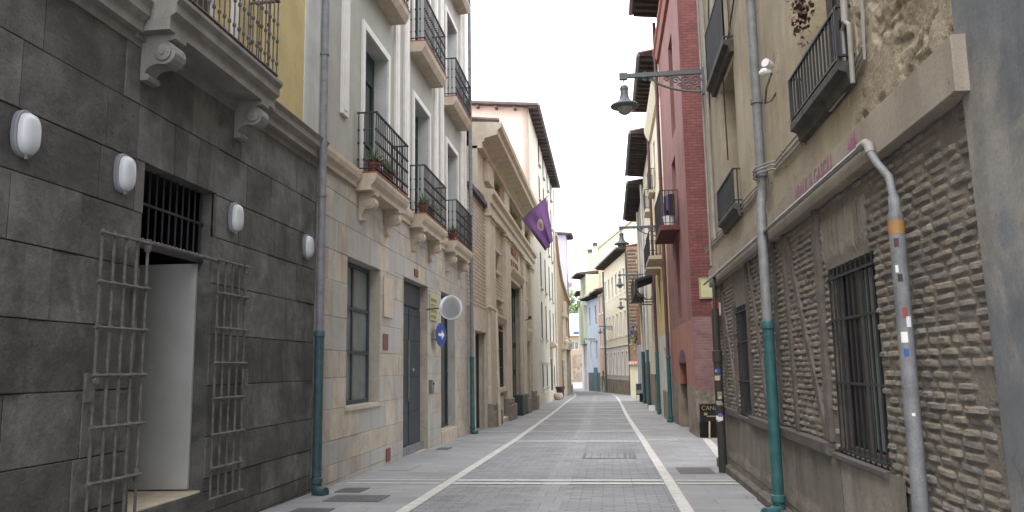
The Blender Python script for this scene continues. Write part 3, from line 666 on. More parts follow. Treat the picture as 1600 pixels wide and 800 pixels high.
for h in UP:
    a, c_, d, e = h[:4]
    b = MB()
    for (q, w, x, y) in ((a - .14, a, d, e + .14), (c_, c_ + .14, d, e + .14), (a, c_, e, e + .14)): b.box(LB, q, w, -.018, .03, x, y)
    b.build('window_surround', M['white_trim'], apt)
    w = window(apt, LB, a, c_, d, e, -.34, M['shutter'], M['glass'], 1, (d + 1.0, e - .6), .09)
    s = MB()
    for u in (a + .09, (a + c_) / 2 + .05):
        k = (c_ - a) / 2 - .14
        for q in range(16): s.prism(LB, [(-.318, e - .55 + q * .03), (-.296, e - .55 + q * .03 - .008), (-.296, e - .535 + q * .03), (-.318, e - .53 + q * .03)], u, u + k)
    s.build('shutter_slats', M['shutter'], w)
pots = []
for bi, (a, c_) in enumerate(((13.55, 15.95), (17.42, 19.92), (21.3, 23.85))):
    for fl, zt in enumerate((5.2, 9.38, 13.3)):
        b = MB()
        if fl == 0:
            b.prism(LB, [(-.1, 4.86), (.30, 4.86), (.30, 4.95), (.37, 5.02), (.40, 5.10), (.40, 5.17), (-.1, 5.17)], a, c_)
        else:
            b.prism(LB, [(-.1, zt - .28), (.30, zt - .28), (.38, zt - .14), (.40, zt - .03), (-.1, zt - .03)], a, c_)
        o = b.build('balcony', M['trim_stone'], apt)
        e_ = MB(); e_.box(LB, a + .0, c_ - .0, -.05, .41, zt - .029, zt); e_.build('tile_edge', M['terracotta'], o)
        railing(LB, a + .06, c_ - .06, .0, .365, zt, zt + 1.12, .125, .010, True).build('railing', M['iron'], o)
        if fl == 0:
            for u in (a + .32, c_ - .42): corbel_mb(LB, u, .22, 4.86, 4.34, .31).build('corbel', M['trim_stone'], o)
        if fl < 1:
            spots = [(.25, .28), (1.1, .26)] if bi < 2 else [(.3, .2)]
            for pi, (du, dn) in enumerate(spots):
                which = ('first', 'second', 'third')[bi] + ' ' + ('lower', 'upper')[fl]
                c0 = LB.p(a + du, dn, zt)
                t = thing('potted_plant', 'spiky potted plant in terracotta pot, %s of %s balcony from the left drainpipe' % ('near end' if pi == 0 else 'middle', which), 'potted plant', c0, 'potted plants on the balconies')
                p_ = MB(); p_.lathe(c0, [(.075, 0), (.11, .17), (.125, .17), (.125, .21), (.10, .21), (.095, .18)], 14); p_.build('pot', M['terracotta'], t, smooth=False)
                plant_mb((c0[0], c0[1], c0[2] + .17), 90, .45, .022).build('leaves', M['plant'], t)
# ground floor fittings
window(apt, LB, 13.2, 15.2, 1.0, 3.6, -.27, M['door_dark'], M['frosted'], 1, (1.95, 2.75), .08)
b = MB(); b.box(LB, 13.1, 15.3, -.25, .03, .93, .998); b.build('window_sill', M['trim_stone'], apt)
b = MB(); b.box(LB, 17.0, 19.37, -.26, -.22, -.3, 3.68)
for (a, c_) in ((17.08, 18.12), (18.2, 19.3)):
    b.box(LB, a, c_, -.219, -.18, -.1, 3.05)
    for z in (.65, 1.45, 2.3, 2.9):
        for q in range(6): b.lathe(LB.p(a + .1 + q * (c_ - a - .2) / 5, -.178, z), [(.014, 0), (.014, .008), (.006, .014)], 8, axis=(1, 0, 0))
b.box(LB, 17.08, 19.3, -.219, -.185, 3.12, 3.6)
dd = b.build('door', M['door_dark'], apt); dd['label'] = 'dark grey studded double door'
k_ = MB(); k_.tube([LB.p(18.06, -.15, .9), LB.p(18.06, -.15, 2.3)], .018, 8); k_.lathe(LB.p(18.5, -.15, 1.6), [(.05, -.03), (.05, .0), (.02, .03)], 12, axis=(1, 0, 0)); k_.build('handle', M['steel'], dd)
b = MB(); b.box(LB, 17.0, 19.37, -.22, -.1, -.35, .0 - .12); b.build('door_step', M['zinc'], apt)
window(apt, LB, 20.95, 22.9, .0, 3.72, -.27, M['shutter'], M['glass'], 1, (2.6,), .07, name='shop_door')
b = MB(); b.box(LB, 20.9, 22.95, -.2, .04, -.5, -.02, c=.01); b.build('door_step', M['trim_stone'], apt)
# wall plates
for (a, c_, d, e, lb, mm) in ((15.38, 15.73, 2.02, 2.34, 'upper red brown square plate beside the tall window', 'plate_brown'), (15.67, 15.95, -.2, .06, 'low red brown plate near the pavement', 'plate_brown'), (17.95, 18.3, 3.8, 3.97, 'small red brown plate above the double door', 'plate_brown'), (15.4, 16.05, 2.68, 3.5, 'blank tall beige plate beside the window', 'trim_stone')):
    b = MB(); b.box(LB, a, c_, 0.005, .022, d, e, c=.004); tag(b.build('wall_plate', M[mm]), lb, 'wall plate', 'plates fixed on beige stone wall')
t = thing('letter_box', 'small grey steel intercom box right of the double door', 'letter box', LB.p(19.45, 0, 1.1))
b = MB(); b.box(LB, 19.43, 19.62, .0, .11, 1.02, 1.36, c=.008); b.build('case', M['steel'], t)
b = MB(); b.box(LB, 19.46, 19.59, .111, .118, 1.24, 1.29); b.build('slot', M['black'], t)
t = thing('notice_board', 'pale yellow green notice plate with dark writing above the arrow sign', 'sign', LB.p(19.95, 0, 3.15))
b = MB(); b.box(LB, 19.54, 20.37, .006, .03, 2.86, 3.52, c=.004); b.build('board', M['lime_sign'], t)
b = MB(); rs = random.Random(2)
for z in (3.33, 3.19, 3.05, 2.91):
    y = 19.62
    while y < 20.25:
        w_ = rs.uniform(.03, .09); b.box(LB, y, y + w_ * .35, .031, .034, z, z + .09); b.box(LB, y + w_ * .35, y + w_, .031, .034, z + rs.choice((0, .04, .075)), z + .09); y += w_ + .05
b.build('lettering', M['sign_ink'], t)
# arrow sign: round, blue, white arrow
sc = Vector((-4.28, 20.0, 2.5)); sn = Vector((.985, -.22, 0)).normalized(); su = Vector((0, 0, 1)).cross(sn); 
t = thing('arrow_sign', 'round blue traffic sign with white arrow on the beige wall', 'traffic sign', sc)
b = MB(); b.lathe(sc, [(.30, -.012), (.31, -.006), (.31, .006), (.30, .010)], 32, axis=sn); b.build('disc', M['blue_sign'], t)
b = MB()
vs = []; b2 = MB()
def on(a, z, k=.0135): return tuple(sc + su * a + Vector((0, 0, z)) + sn * k)
b.quad([on(-.17, -.035), on(.03, -.035), on(.03, .035), on(-.17, .035)]); b.quad([on(.02, -.13), on(.19, 0), on(.02, .13)])
b.build('arrow', M['sign_white'], t, recalc=False)
b = MB(); b.lathe(sc, [(.285, .0105), (.305, .0125), (.285, .0135)], 32, axis=sn, cap=False); 
for zz in (-.12, .12): b.tube([tuple(sc + Vector((0, 0, zz)) - sn * .01), (-4.5, 20.02, 2.5 + zz)], .015, 6)
b.build('rim_and_bracket', M['steel'], t)
# traffic mirror
mc = Vector((-3.80, 18.9, 3.11)); mn = Vector((.45, -.88, -.08)).normalized()
t = thing('traffic_mirror', 'round convex traffic mirror on an arm above the arrow sign', 'mirror', mc)
b = MB(); b.lathe(mc, [(.28 * math.cos(q * .157) if q else .28, .035 * math.sin(q * .157)) for q in range(0, 11)], 32, axis=mn); b.build('mirror_face', M['mirror'], t, smooth=True)
b = MB(); b.lathe(mc, [(.27, -.03), (.295, -.02), (.295, .012), (.278, .014), (.278, -.01)], 32, axis=mn, cap=False); b.lathe(mc, [(.27, -.03), (.02, -.06)], 24, axis=mn); b.build('rim', M['sign_white'], t, smooth=True)
b = MB(); b.tube([tuple(mc - mn * .06), tuple(mc - mn * .16), (-4.5, 19.3, 3.11)], .02, 8); b.build('arm', M['steel'], t)
drainpipe('grey drainpipe with teal foot at the far end of the beige building', [(-4.33, 24.95, 17), (-4.33, 24.95, 0)], .062, (-4.33, 24.95, zg(25), 2.02), brackets=(5.2, 8.5, 11.6), shoe=(.16, -.05))

# ================================================================== LEFT: museum-like hall with flag
mus = thing('brick_hall', 'tan brick hall with stone pilasters, deep cornice and tall dark door', 'building', (-4.45, 36, 0))
b = MB()
HD = (26.0, 28.4, -.6, 2.88, .25)
facade(b, LM, 25.02, 28.6, -.9, 7.6, [HD], n=-.03, mi=0, rmi=1)
facade(b, LM, 28.6, 46.4, -1, 8.0, [(30.6, 33.05, .85, 3.1, .2), (35.3, 40.1, -1, 5.65, .3), (42.2, 44.2, -1, 2.9, .3), (31.1, 32.3, 5.55, 6.3, .1), (42.1, 43.5, 5.45, 6.35, .1)], n=0, mi=0, rmi=1)
b.build('wall', [M['museum_brick'], M['museum_stone']], mus)
b = MB(); shell(b, LM, 27.2, 46.4, -12, -.4, -1, 10.0); shell(b, LM, 25.02, 27.2, -12, -.4, -1, 7.6); b.build('rear_walls', M['museum_brick'], mus)
b = MB(); b.box(LM, 25.02, 28.6, -.029, .06, 2.9, 3.65); b.box(LM, 28.3, 28.6, -.029, .05, -1, 2.9); b.box(LM, 25.02, 26.0, -.029, .05, -1, 2.9); b.build('lintel', M['museum_stone'], mus)
b = MB(); b.box(LM, 25.0, 28.6, -.4, .12, 7.6, 7.75); b.build('coping', M['soffit'], mus)
window(mus, LM, 26.0, 28.4, -.6, 2.88, -.28, M['door_dark'], M['glass'], 1, (), .1, name='side_door')
for i, (a, c_) in enumerate(((28.7, 30.25), (33.4, 35.1), (40.3, 41.7), (44.6, 46.1))):
    b = MB(); b.box(LM, a, c_, .001, .17, .35, 7.3); b.box(LM, a - .08, c_ + .08, .001, .25, 7.3, 7.45); b.box(LM, a - .02, c_ + .02, .001, .2, 7.15, 7.22)
    o = b.build('pilaster', M['museum_stone'], mus)
    b = MB(); b.box(LM, a - .05, c_ + .05, .001, .26, .1, .35, c=.03); b.box(LM, a - .12, c_ + .12, .001, .36, -1, .1, c=.02); b.build('pilaster_base', M['museum_base'], o)
    b = MB(); b.box(LM, a, c_, -.02, .15, 8.65, 9.5); b.box(LM, a - .05, c_ + .05, -.02, .2, 9.4, 9.5); b.build('attic_pilaster', M['museum_stone'], mus)
b = MB()
b.prism(LM, [(-.1, 7.45), (.2, 7.45), (.2, 7.75), (.27, 7.8), (.27, 8.05), (.38, 8.15), (.38, 8.3), (-.1, 8.35)], 28.6, 46.3)
b.build('entablature', M['museum_stone'], mus)
# attic storey with open bays
b = MB(); AT = [(30.4, 33.2, 8.6, 9.45, .5), (35.3, 40.1, 8.5, 9.45, .5), (41.9, 44.4, 8.6, 9.45, .5)]
facade(b, LM, 27.2, 46.4, 8.0, 9.6, AT, n=-.02, mi=0, rmi=1); b.build('attic_wall', [M['museum_stone'], M['museum_brick']], mus)
for h in AT:
    b = MB(); b.quad([LM.p(h[0], -.5, h[2]), LM.p(h[1], -.5, h[2]), LM.p(h[1], -.5, h[3]), LM.p(h[0], -.5, h[3])], 0)
    o = b.build('attic_window', M['glass'], mus)
    b = MB(); n_ = int((h[1] - h[0]) / .7)
    for q in range(1, n_): b.box(LM, h[0] + q * .7, h[0] + q * .7 + .1, -.2, -.1, h[2], h[3])
    b.build('mullions', M['museum_brick'], o)
b = MB()
b.prism(LM, [(-.3, 9.5), (.16, 9.5), (.16, 9.72), (.24, 9.76), (.24, 9.86), (.72, 9.98), (.74, 10.15), (.85, 10.25), (.88, 10.42), (-.3, 10.5)], 27.2, 46.3)
b.build('cornice', M['museum_stone'], mus)
b = MB(); b.prism(LM, [(.7, 10.5), (.72, 10.58), (-12, 12.0), (-12, 11.8), (-.3, 10.5)], 27.4, 46.3, 1); tile_rows(b, LM, 27.4, 46.2, .74, 10.58, -12, 12.0, .24, 0, .1)
b.build('roof', [M['tile'], M['soffit']], mus)
# portal
b = MB(); b.box(LM, 35.12, 35.6, .001, .1, -1, 6.1); b.box(LM, 39.8, 40.28, .001, .1, -1, 6.1)
b.prism(LM, [(.001, 5.65), (.1, 5.65), (.1, 5.8), (.2, 5.95), (.28, 6.1), (.28, 6.2), (.001, 6.2)], 35.12, 40.28)
b.box(LM, 35.15, 40.25, .001, .05, 6.2, 7.44); b.build('portal_surround', M['museum_stone'], mus)
b = MB(); b.box(LM, 35.3, 40.1, -.36, -.31, -1, 5.65)
for q in range(5): b.box(LM, 35.4 + q * .95, 36.2 + q * .95, -.309, -.28, -.5, 5.5)
for q in range(6): b.box(LM, 35.32 + q * .95, 35.38 + q * .95, -.309, -.25, -.6, 5.6)
o = b.build('tall_door', M['shutter'], mus)
b = MB()
for q in range(5):
    for z in (.3, 1.6, 2.9, 4.2): b.box(LM, 35.5 + q * .95, 36.1 + q * .95, -.279, -.27, z, z + 1.0)
b.build('panes', M['frosted'], o)
b = MB(); b.box(LM, 38.0, 40.1, -.25, .3, -1, .35, c=.01); b.build('low_gate', M['shutter'], mus)
L1 = text_obj('MUSIKA D. A.', .50, LM.p(35.35, .052, 6.92), (0, 1, 0), (0, 0, 1), (1, 0, 0), M['red_paint'], 'sign_lettering', mus, .02, 1.25)
L2 = text_obj('JUNE DE VIÑA', .50, LM.p(35.35, .052, 6.34), (0, 1, 0), (0, 0, 1), (1, 0, 0), M['red_paint'], 'sign_lettering', mus, .02, 1.2)
# barred window, hood, apron, niches
w = window(mus, LM, 30.6, 33.05, .85, 3.1, -.2, M['iron'], M['glass'], 1, (1.6, 2.35), .08)
b = MB()
for q in range(14): b.tube([LM.p(30.7 + q * .175, .03, .9), LM.p(30.7 + q * .175, .03, 3.15)], .018, 6)
for z in (.95, 1.65, 2.4, 3.1): b.box(LM, 30.6, 33.05, .015, .05, z, z + .04)
for q in range(5):
    cu = 30.9 + q * .47; b.tube([LM.p(cu + math.cos(t_ * .5) * .12, .04, 3.22 + abs(math.sin(t_ * .5)) * .14) for t_ in range(7)], .015, 6)
b.build('bars', M['iron'], w)
b = MB(); b.prism(LM, [(.001, 3.45), (.1, 3.45), (.22, 3.65), (.22, 3.75), (.001, 3.75)], 30.4, 33.3); b.box(LM, 30.35, 30.58, .001, .08, .7, 3.45); b.box(LM, 33.07, 33.3, .001, .08, .7, 3.45)
b.box(LM, 30.35, 33.3, .001, .16, .68, .86, c=.01); b.box(LM, 30.9, 32.8, .001, .07, -.35, .5); b.box(LM, 30.35, 33.35, .001, .2, -1, -.35); b.build('window_surround', M['museum_stone'], mus)
for (a, c_, d, e) in ((31.1, 32.3, 5.55, 6.3), (42.1, 43.5, 5.45, 6.35)):
    window(mus, LM, a, c_, d, e, -.1, M['museum_stone'], M['black'], 0, (), .05)
    b = MB(); b.box(LM, a - .1, c_ + .1, .001, .1, d - .12, d); b.box(LM, a - .1, c_ + .1, .001, .1, e, e + .1); b.build('sill', M['museum_stone'], mus)
b = MB(); b.box(LM, 31.0, 32.9, .001, .14, 4.35, 4.5); b.box(LM, 32.4, 32.8, .001, .1, 4.1, 4.35); b.build('stone_ledge', M['museum_stone'], mus)
window(mus, LM, 42.2, 44.2, -1, 2.9, -.3, M['door_dark'], M['glass'], 1, (2.2,), .1, name='side_door')
b = MB(); b.box(LM, 42.0, 42.2, .001, .08, -1, 3.1); b.box(LM, 44.2, 44.4, .001, .08, -1, 3.1); b.prism(LM, [(.001, 3.1), (.1, 3.1), (.25, 3.6), (.25, 3.75), (.001, 3.75)], 41.9, 44.5); b.build('door_surround', M['museum_stone'], mus)
drainpipe('thin cream drainpipe on the tan brick hall', [LM.p(28.5, .1, 3.9), LM.p(29.0, .34, 3.75), LM.p(29.0, .34, 3.4), LM.p(29.0, .42, -.45)], .06, group='drainpipes on the street walls', pm='museum_stone')
# attic greenery
for i, (u, z) in enumerate(((30.8, 8.6), (36.2, 8.55), (37.0, 8.5), (39.0, 8.5), (42.4, 8.6))):
    c0 = LM.p(u, .12, z - .15)
    t = thing('potted_plant', ('leafy pot plant on the hall cornice, nearest bay', 'first pot plant in the middle cornice bay', 'second pot plant in the middle cornice bay', 'third pot plant in the middle cornice bay', 'pot plant in the last cornice bay')[i], 'potted plant', c0, 'plants on the hall cornice')
    p_ = MB(); p_.lathe(c0, [(.12, 0), (.18, .25), (.15, .25)], 10); p_.build('pot', M['terracotta'], t)
    plant_mb((c0[0], c0[1], c0[2] + .22), 60, .62, .03).build('leaves', M['plant'], t)
t = thing('surveillance_camera', 'small dark security camera on the hall wall beside the door', 'camera', LM.p(40.9, .2, 4.2))
b = MB(); b.box(LM, 40.7, 41.1, .35, .5, 4.15, 4.3); b.build('case', M['iron'], t); b = MB(); b.tube([LM.p(40.9, .17, 4.1), LM.p(40.9, .4, 4.15)], .025, 6); b.build('arm', M['iron'], t)
# flag
t = thing('flag', 'purple flag with round pale crest hanging over the street', 'flag', (-4.4, 37, 8.3))
A_, B_ = Vector((-2.75, 37, 9.74)), Vector((-3.93, 37, 8.72)); C_, D_ = Vector((-2.87, 37.1, 7.2)), Vector((-2.47, 37, 7.65))
me = bpy.data.meshes.new('cloth'); nu, nv = 36, 36; vv = []; uu = []
for i in range(nu + 1):
    for j in range(nv + 1):
        s_, q = i / nu, j / nv                     # s along the pole (A->B), q down the cloth
        top = A_.lerp(B_, s_); bot = D_.lerp(C_, s_)
        p = top.lerp(bot, q)
        # fold: the far third of the cloth wraps behind
        fold = .16 * q * math.sin((s_ * 2.2 + q * .5) * 5.0) + .05 * q * math.sin(s_ * 21)
        p = p + Vector((.03 * q * math.sin(s_ * 16), fold, -.10 * q * math.sin(s_ * math.pi)))
        vv.append(tuple(p)); uu.append((s_, q))
ff = [(i * (nv + 1) + j, (i + 1) * (nv + 1) + j, (i + 1) * (nv + 1) + j + 1, i * (nv + 1) + j + 1) for i in range(nu) for j in range(nv)]
me.from_pydata(vv, [], ff); me.materials.append(M['flag']); ul = me.uv_layers.new(name='UVMap')
for lp in me.loops: ul.data[lp.index].uv = (uu[lp.vertex_index][0] * 1.0 , uu[lp.vertex_index][1] * 1.15)
me.polygons.foreach_set('use_smooth', [True] * len(me.polygons))
o = bpy.data.objects.new('cloth', me); COL.objects.link(o); o.parent = t; o.matrix_parent_inverse = Matrix.Translation(t.location).inverted()
sd = o.modifiers.new('thick', 'SOLIDIFY'); sd.thickness = .004
d = (A_ - B_).normalized(); b = MB(); b.tube([tuple(B_ - d * .62), tuple(A_ + d * .18)], .022, 8); b.build('flagpole', M['steel'], t)

# ================================================================== LEFT: tall white building, church front, lavender block
wb = thing('white_building', 'tall off white building with peach gable and grey eaves behind the hall', 'building', (-4.4, 56, 0))
FW = Fr(-4.25, 0, -.004, 1, 1)
b = MB(); hs = []
for u in (53.3, 57.2, 61.4, 65.2):
    hs += [(u, u + 1.0, .3, 1.85, .12)] if u != 61.4 else []
    for z in (3.65, 7.1, 10.5, 13.3, 15.8): hs.append((u, u + 1.05, z, z + (2.5 if z < 12 else 1.7), .12))
facade(b, FW, 46.45, 68.5, -1.2, 17.5, hs, n=0, mi=0)
b.build('wall', M['off_white'], wb)
for h in hs:
    w = window(wb, FW, h[0], h[1], h[2], h[3], -.06, M['soffit'], M['glass'], 1, (), .06)
    b = MB(); b.box(FW, h[0] - .1, h[1] + .1, .001, .16, h[2] - .12, h[2]); b.build('sill', M['off_white'], w)
b = MB(); b.quad([FW.p(46.45, 0, -1), FW.p(46.45, -11, -1), FW.p(46.45, -11, 18.6), FW.p(46.45, 0, 17.5)]); b.quad([FW.p(68.5, 0, -1), FW.p(68.5, -11, -1), FW.p(68.5, -11, 18.6), FW.p(68.5, 0, 17.5)]); b.quad([FW.p(46.45, -11, -1), FW.p(68.5, -11, -1), FW.p(68.5, -11, 18.6), FW.p(46.45, -11, 18.6)])
b.build('gable_wall', M['peach'], wb)
eave_roof(wb, FW, 46.45, 68.5, 17.5, .62, -11, 1.15, M['soffit'], .9, uo0=.5, uo1=.1, slope=.05)
b = MB(); q = 0
for k in range(12): b.box(Fr(0, 0, 0, 1), 45.95, 46.44, 0, 0, 0, 0) if False else None
for k in range(10): b.box(W, -5.3 - k * 1.15, -5.16 - k * 1.15, 45.98, 46.44, 17.33 + k * .12, 17.47 + k * .12)
b.build('gable_rafters', M['soffit'], wb)
b = MB()
for z in (1.95,): b.box(FW, 52.0, 60.5, .001, .05, z, z + .12)
b.box(FW, 46.45, 68.5, .001, .05, -1.2, -.1); b.build('plinth', M['museum_stone'], wb)
b = MB(); b.prism(FW, [(.001, 3.2), (.5, 3.3), (.5, 3.4), (.3, 3.6), (.001, 3.6)], 61, 64); b.box(FW, 61.2, 61.5, .001, .2, 2.3, 3.2); b.build('door_canopy', M['museum_stone'], wb)
b = MB(); b.box(FW, 61.5, 63.3, .001, .04, -1, 2.3); b.build('door', M['door_dark'], wb)
b = MB(); b.tube([FW.p(68.3, .1, 17.2), FW.p(68.3, .1, -.9)], .07, 8); b.build('drain', M['off_white'], wb)
ch = thing('church_front', 'low tan brick church front with carved stone portal and sloping roofline', 'church', (-4.4, 80, -1))
FC = Fr(-4.45, 0, 0, 1, 1)
b = MB(); b.plate(FC, [(68.6, -1.5), (93, -1.5), (93, 8.9), (84, 9.4), (77, 10.0), (72.5, 11.2), (69.5, 13), (68.6, 13.2)], -6, 0); b.build('wall', M['brick_tan'], ch)
b = MB()
pr = [(93.1, 8.9), (84, 9.4), (77, 10.0), (72.5, 11.2), (69.5, 13), (68.6, 13.2)]
b.plate(FC, pr + [(u, z + .25) for u, z in reversed(pr)], -6.2, .25); b.build('roof_edge', M['tile'], ch)
b = MB()
for (a, c_, d, e, n) in ((76.5, 77.6, -1.2, 3.4, .35), (83.2, 84.3, -1.2, 3.4, .35), (76.2, 84.6, 3.4, 3.9, .5), (77.8, 78.6, 3.9, 6.6, .3), (82.2, 83, 3.9, 6.6, .3), (77.5, 83.3, 6.6, 7.0, .42), (79.4, 81.4, 7.0, 8.3, .28), (72, 76, -1.2, -.3, .15), (86, 92.8, -1.2, -.3, .15)): b.box(FC, a, c_, .001, n, d, e, c=.03)
for q in range(6): b.lathe(FC.p(76.2 + q * 1.68, .4, 4.15), [(.16, -.25), (.22, 0), (.1, .2), (.16, .35), (.02, .5)], 10)
b.build('portal', M['museum_stone'], ch)
b = MB(); b.box(FC, 77.7, 83.1, .001, .05, -1.2, 3.0); b.build('door', M['door_dark'], ch)
window(ch, FC, 86.5, 87.5, 2.5, 4.2, .01, M['museum_stone'], M['glass'], 0)
b = MB(); b.lathe(FC.p(73.5, .2, -.9), [(.06, 0), (.05, 3.2)], 8); tag(b.build('signpost', M['lamp_metal']), 'thin dark post beside the brown planter', 'post')
lv = thing('lavender_building', 'tall plain pale lavender block with tiled eaves beyond the church', 'building', (-6, 104, 0))
FV = Fr(-5.0, 0, 0, 1, 1)
b = MB(); b.box(FV, 100, 104, -9, 0, -1.3, 18.6); b.build('wall', M['lavender'], lv)
eave_roof(lv, FV, 100, 104, 18.6, .75, -9, 1.1, M['soffit'], 1.0, uo0=.5, slope=.02)
# planter and stone ball
t = thing('planter', 'dark brown tapered street planter beside the church', 'planter', (-4.1, 66.5, zg(66)))
b = MB(); b.lathe((-4.1, 66.5, zg(66.5)), [(.22, 0), (.34, .85), (.40, .86), (.40, 1.0), (.33, 1.0), (.3, .9)], 16); b.build('tub', M['brown_bin'], t)
b = MB(); b.lathe((-4.1, 66.5, zg(66.5)), [(.3, .92), (.05, .96)], 12); b.build('soil', M['black'], t)
t = thing('planter', 'pale round stone planter just before the dark brown one', 'planter', (-4.1, 63.5, zg(63)))
b = MB(); b.lathe((-4.1, 63.5, zg(63.5)), [(.2, 0), (.34, .12), (.38, .35), (.33, .52), (.28, .55), (.25, .48)], 16); b.build('tub', M['museum_stone'], t, smooth=True)
plant_mb((-4.1, 63.5, zg(63) + .5), 20, .25, .02).build('leaves', M['plant'], t)

# ================================================================== RIGHT: near old building
old = thing('old_building', 'worn tan building with half timbered brick ground floor and small iron balconies', 'building', (2.05, 10, 0))
BW = (6.35, 7.65, .80, 2.47); SW = (12.0, 13.1, .82, 2.52)
rb = random.Random(3)
# timbers (u0,z0,u1,z1,width)
POSTS = [(7.88, .88, 7.88, 3.12, .14), (9.15, .88, 9.35, 3.12, .12), (11.88, .84, 11.85, 3.12, .14), (10.75, .88, 11.6, 3.1, .11), (7.98, .9, 9.2, 3.05, .12), (13.25, .9, 14.5, 3.0, .11), (14.3, .88, 14.45, 3.05, .10), (15.2, .88, 15.2, 3.12, .14), (13.2, .84, 13.2, 2.6, .1), (9.95, .88, 9.9, 3.1, .08)]
def in_timber(u, z):
    for (a, z0, c_, z1, w) in POSTS:
        if z0 <= z <= z1:
            uc = a + (c_ - a) * (z - z0) / (z1 - z0)
            if abs(u - uc) < w * .5: return True
    return False
b = MB()
def brick_patch(mb, fr, ua, ub, za, zb, depth, amp, k, nu=5, nz=3):
    vs = []
    sk = rb.uniform(-.004, .004); ro = rb.uniform(-.010, .010); tl = rb.uniform(-.012, .012); tv = rb.uniform(-.008, .004)
    for j in range(nz + 1):
        for i in range(nu + 1):
            s_, t_ = i / nu, j / nz
            eu = min(s_, 1 - s_) * nu; ez = min(t_, 1 - t_) * nz
            u = ua + (ub - ua) * s_; z = za + (zb - za) * t_
            nz_ = noise.noise(Vector((u * 9, z * 22, k * 7))); n2 = noise.noise(Vector((u * 34, z * 40, k * 3)))
            if eu == 0 or ez == 0: n = -depth
            else: n = -.003 + ro + amp * nz_ + amp * .8 * n2
            u2 = u + .004 * n2 + .003 * nz_; z2 = z + .003 * nz_ + .002 * n2 + sk * (s_ - .5) * 2; n += tl * (s_ - .5) + tv * (t_ - .5) if eu and ez else 0
            vs.append(fr.p(u2, n, z2))
    w = nu + 1
    mb.add(vs, [(j * w + i, j * w + i + 1, (j + 1) * w + i + 1, (j + 1) * w + i) for j in range(nz) for i in range(nu)], 0, k)
def rough_bricks(mb, fr, u0, u1, z0, z1, rh, bl, holes, depth, amp, patch=None, near=True):
    z = z0; row = 0
    while z < z1 - .02:
        hh = rh * rb.uniform(.85, 1.15); u = u0 - rb.random() * bl
        while u < u1:
            w = bl * rb.uniform(.55, 1.15); a, c_ = max(u, u0), min(u + w, u1); u += w + .018
            if c_ - a < .06: continue
            if patch and patch(a, c_, z): continue
            for (ra_, rb_, rc, rd) in sub_rects((a, c_, z, z + hh - .014), holes):
                if rb_ - ra_ > .05 and rd - rc > .025:
                    brick_patch(mb, fr, ra_, rb_, rc, rd, depth, amp, rb.random(), 6 if near else 3, 4 if near else 3)
        z += hh; row += 1
HB = [BW]
# lumps of mortar where bricks have gone
def gone(a, c_, z):
    return noise.noise(Vector(((a + c_) * .9, z * 1.5, 4.2))) > .42 + max(0, z - 2.3) * .3
rough_bricks(b, RN, 4.5, 7.8, .62, 3.1, .068, .27, HB + [(6.25, 7.8, -1, .80), (6.45, 7.7, 2.5, 3.0)], .022, .006, gone)
rough_bricks(b, RN, 7.95, 15.1, .88, 3.1, .066, .26, [SW, (11.9, 13.2, 2.5, 3.12)], .022, .005, lambda a, c_, z: in_timber(a, z) and in_timber(c_, z), near=True)
# soldier bricks over the near window
u = 6.45
while u < 7.7:
    brick_patch(b, RN, u, u + .048, 2.52, 2.98, .026, .008, rb.random(), 3, 6); u += .062
b.build('brickwork', M['rough_brick'], old, smooth=True, recalc=False)
b = MB(); facade(b, RN, 4.4, 15.5, -.5, 3.15, [BW + (.3,), SW + (.25,)], n=-.0195, mi=0, thick=.5)
b.build('mortar_bed', M['mortar'], old)
b = MB()
for (a, z0, c_, z1, w) in POSTS:
    sg = 6; pr = []
    L_ = [(a + (c_ - a) * i / sg + rb.uniform(-.008, .008) - w / 2, z0 + (z1 - z0) * i / sg) for i in range(sg + 1)]
    Rr = [(a + (c_ - a) * i / sg + rb.uniform(-.008, .008) + w / 2, z0 + (z1 - z0) * i / sg) for i in range(sg, -1, -1)]
    b = MB(); b.plate(RN, L_ + Rr, -.04, .025 + rb.uniform(-.004, .006), 0, rb.random()); b.build('timber_post', M['timber'], old)
b = MB(); b.box(RN, 7.82, 12.0, -.04, .07, .755, .875, c=.012); b.box(RN, 13.12, 15.3, -.04, .07, .765, .885, c=.012); b.box(RN, 6.3, 7.7, -.04, .05, .75, .80, c=.008); b.box(RN, 11.95, 13.15, -.04, .04, .77, .82, c=.006)
b.build('sill_beam', M['sill_timber'], old)
# dado: displaced render below
def hf(fr, u0, u1, z0, z1, du, dz_, fn, holes=(), mi=0):
    mb = MB(); nu = int((u1 - u0) / du); nz = int((z1 - z0) / dz_); vs = []
    for j in range(nz + 1):
        for i in range(nu + 1):
            u = u0 + (u1 - u0) * i / nu; z = z0 + (z1 - z0) * j / nz; vs.append(fr.p(u, fn(u, z), z))
    w = nu + 1; fs = []
    for j in range(nz):
        for i in range(nu):
            u = u0 + (u1 - u0) * (i + .5) / nu; z = z0 + (z1 - z0) * (j + .5) / nz
            if any(h[0] < u < h[1] and h[2] < z < h[3] for h in holes): continue
            fs.append((j * w + i, j * w + i + 1, (j + 1) * w + i + 1, (j + 1) * w + i))
    mb.add(vs, fs, mi, .5); return mb
def fb(u, z, o, f, k=1): return sum(noise.noise(Vector((u * f * 2 ** i, z * f * 2 ** i, o))) / 2 ** i for i in range(4)) * k
o = hf(RN, 6.0, 15.5, -.5, .79, .06, .05, lambda u, z: .012 + fb(u, z, 1.0, 1.6, .010) + (.02 if z < .12 + .04 * math.sin(u * 3) else 0)).build('render_dado', M['dado'], old, smooth=True)
b = MB()
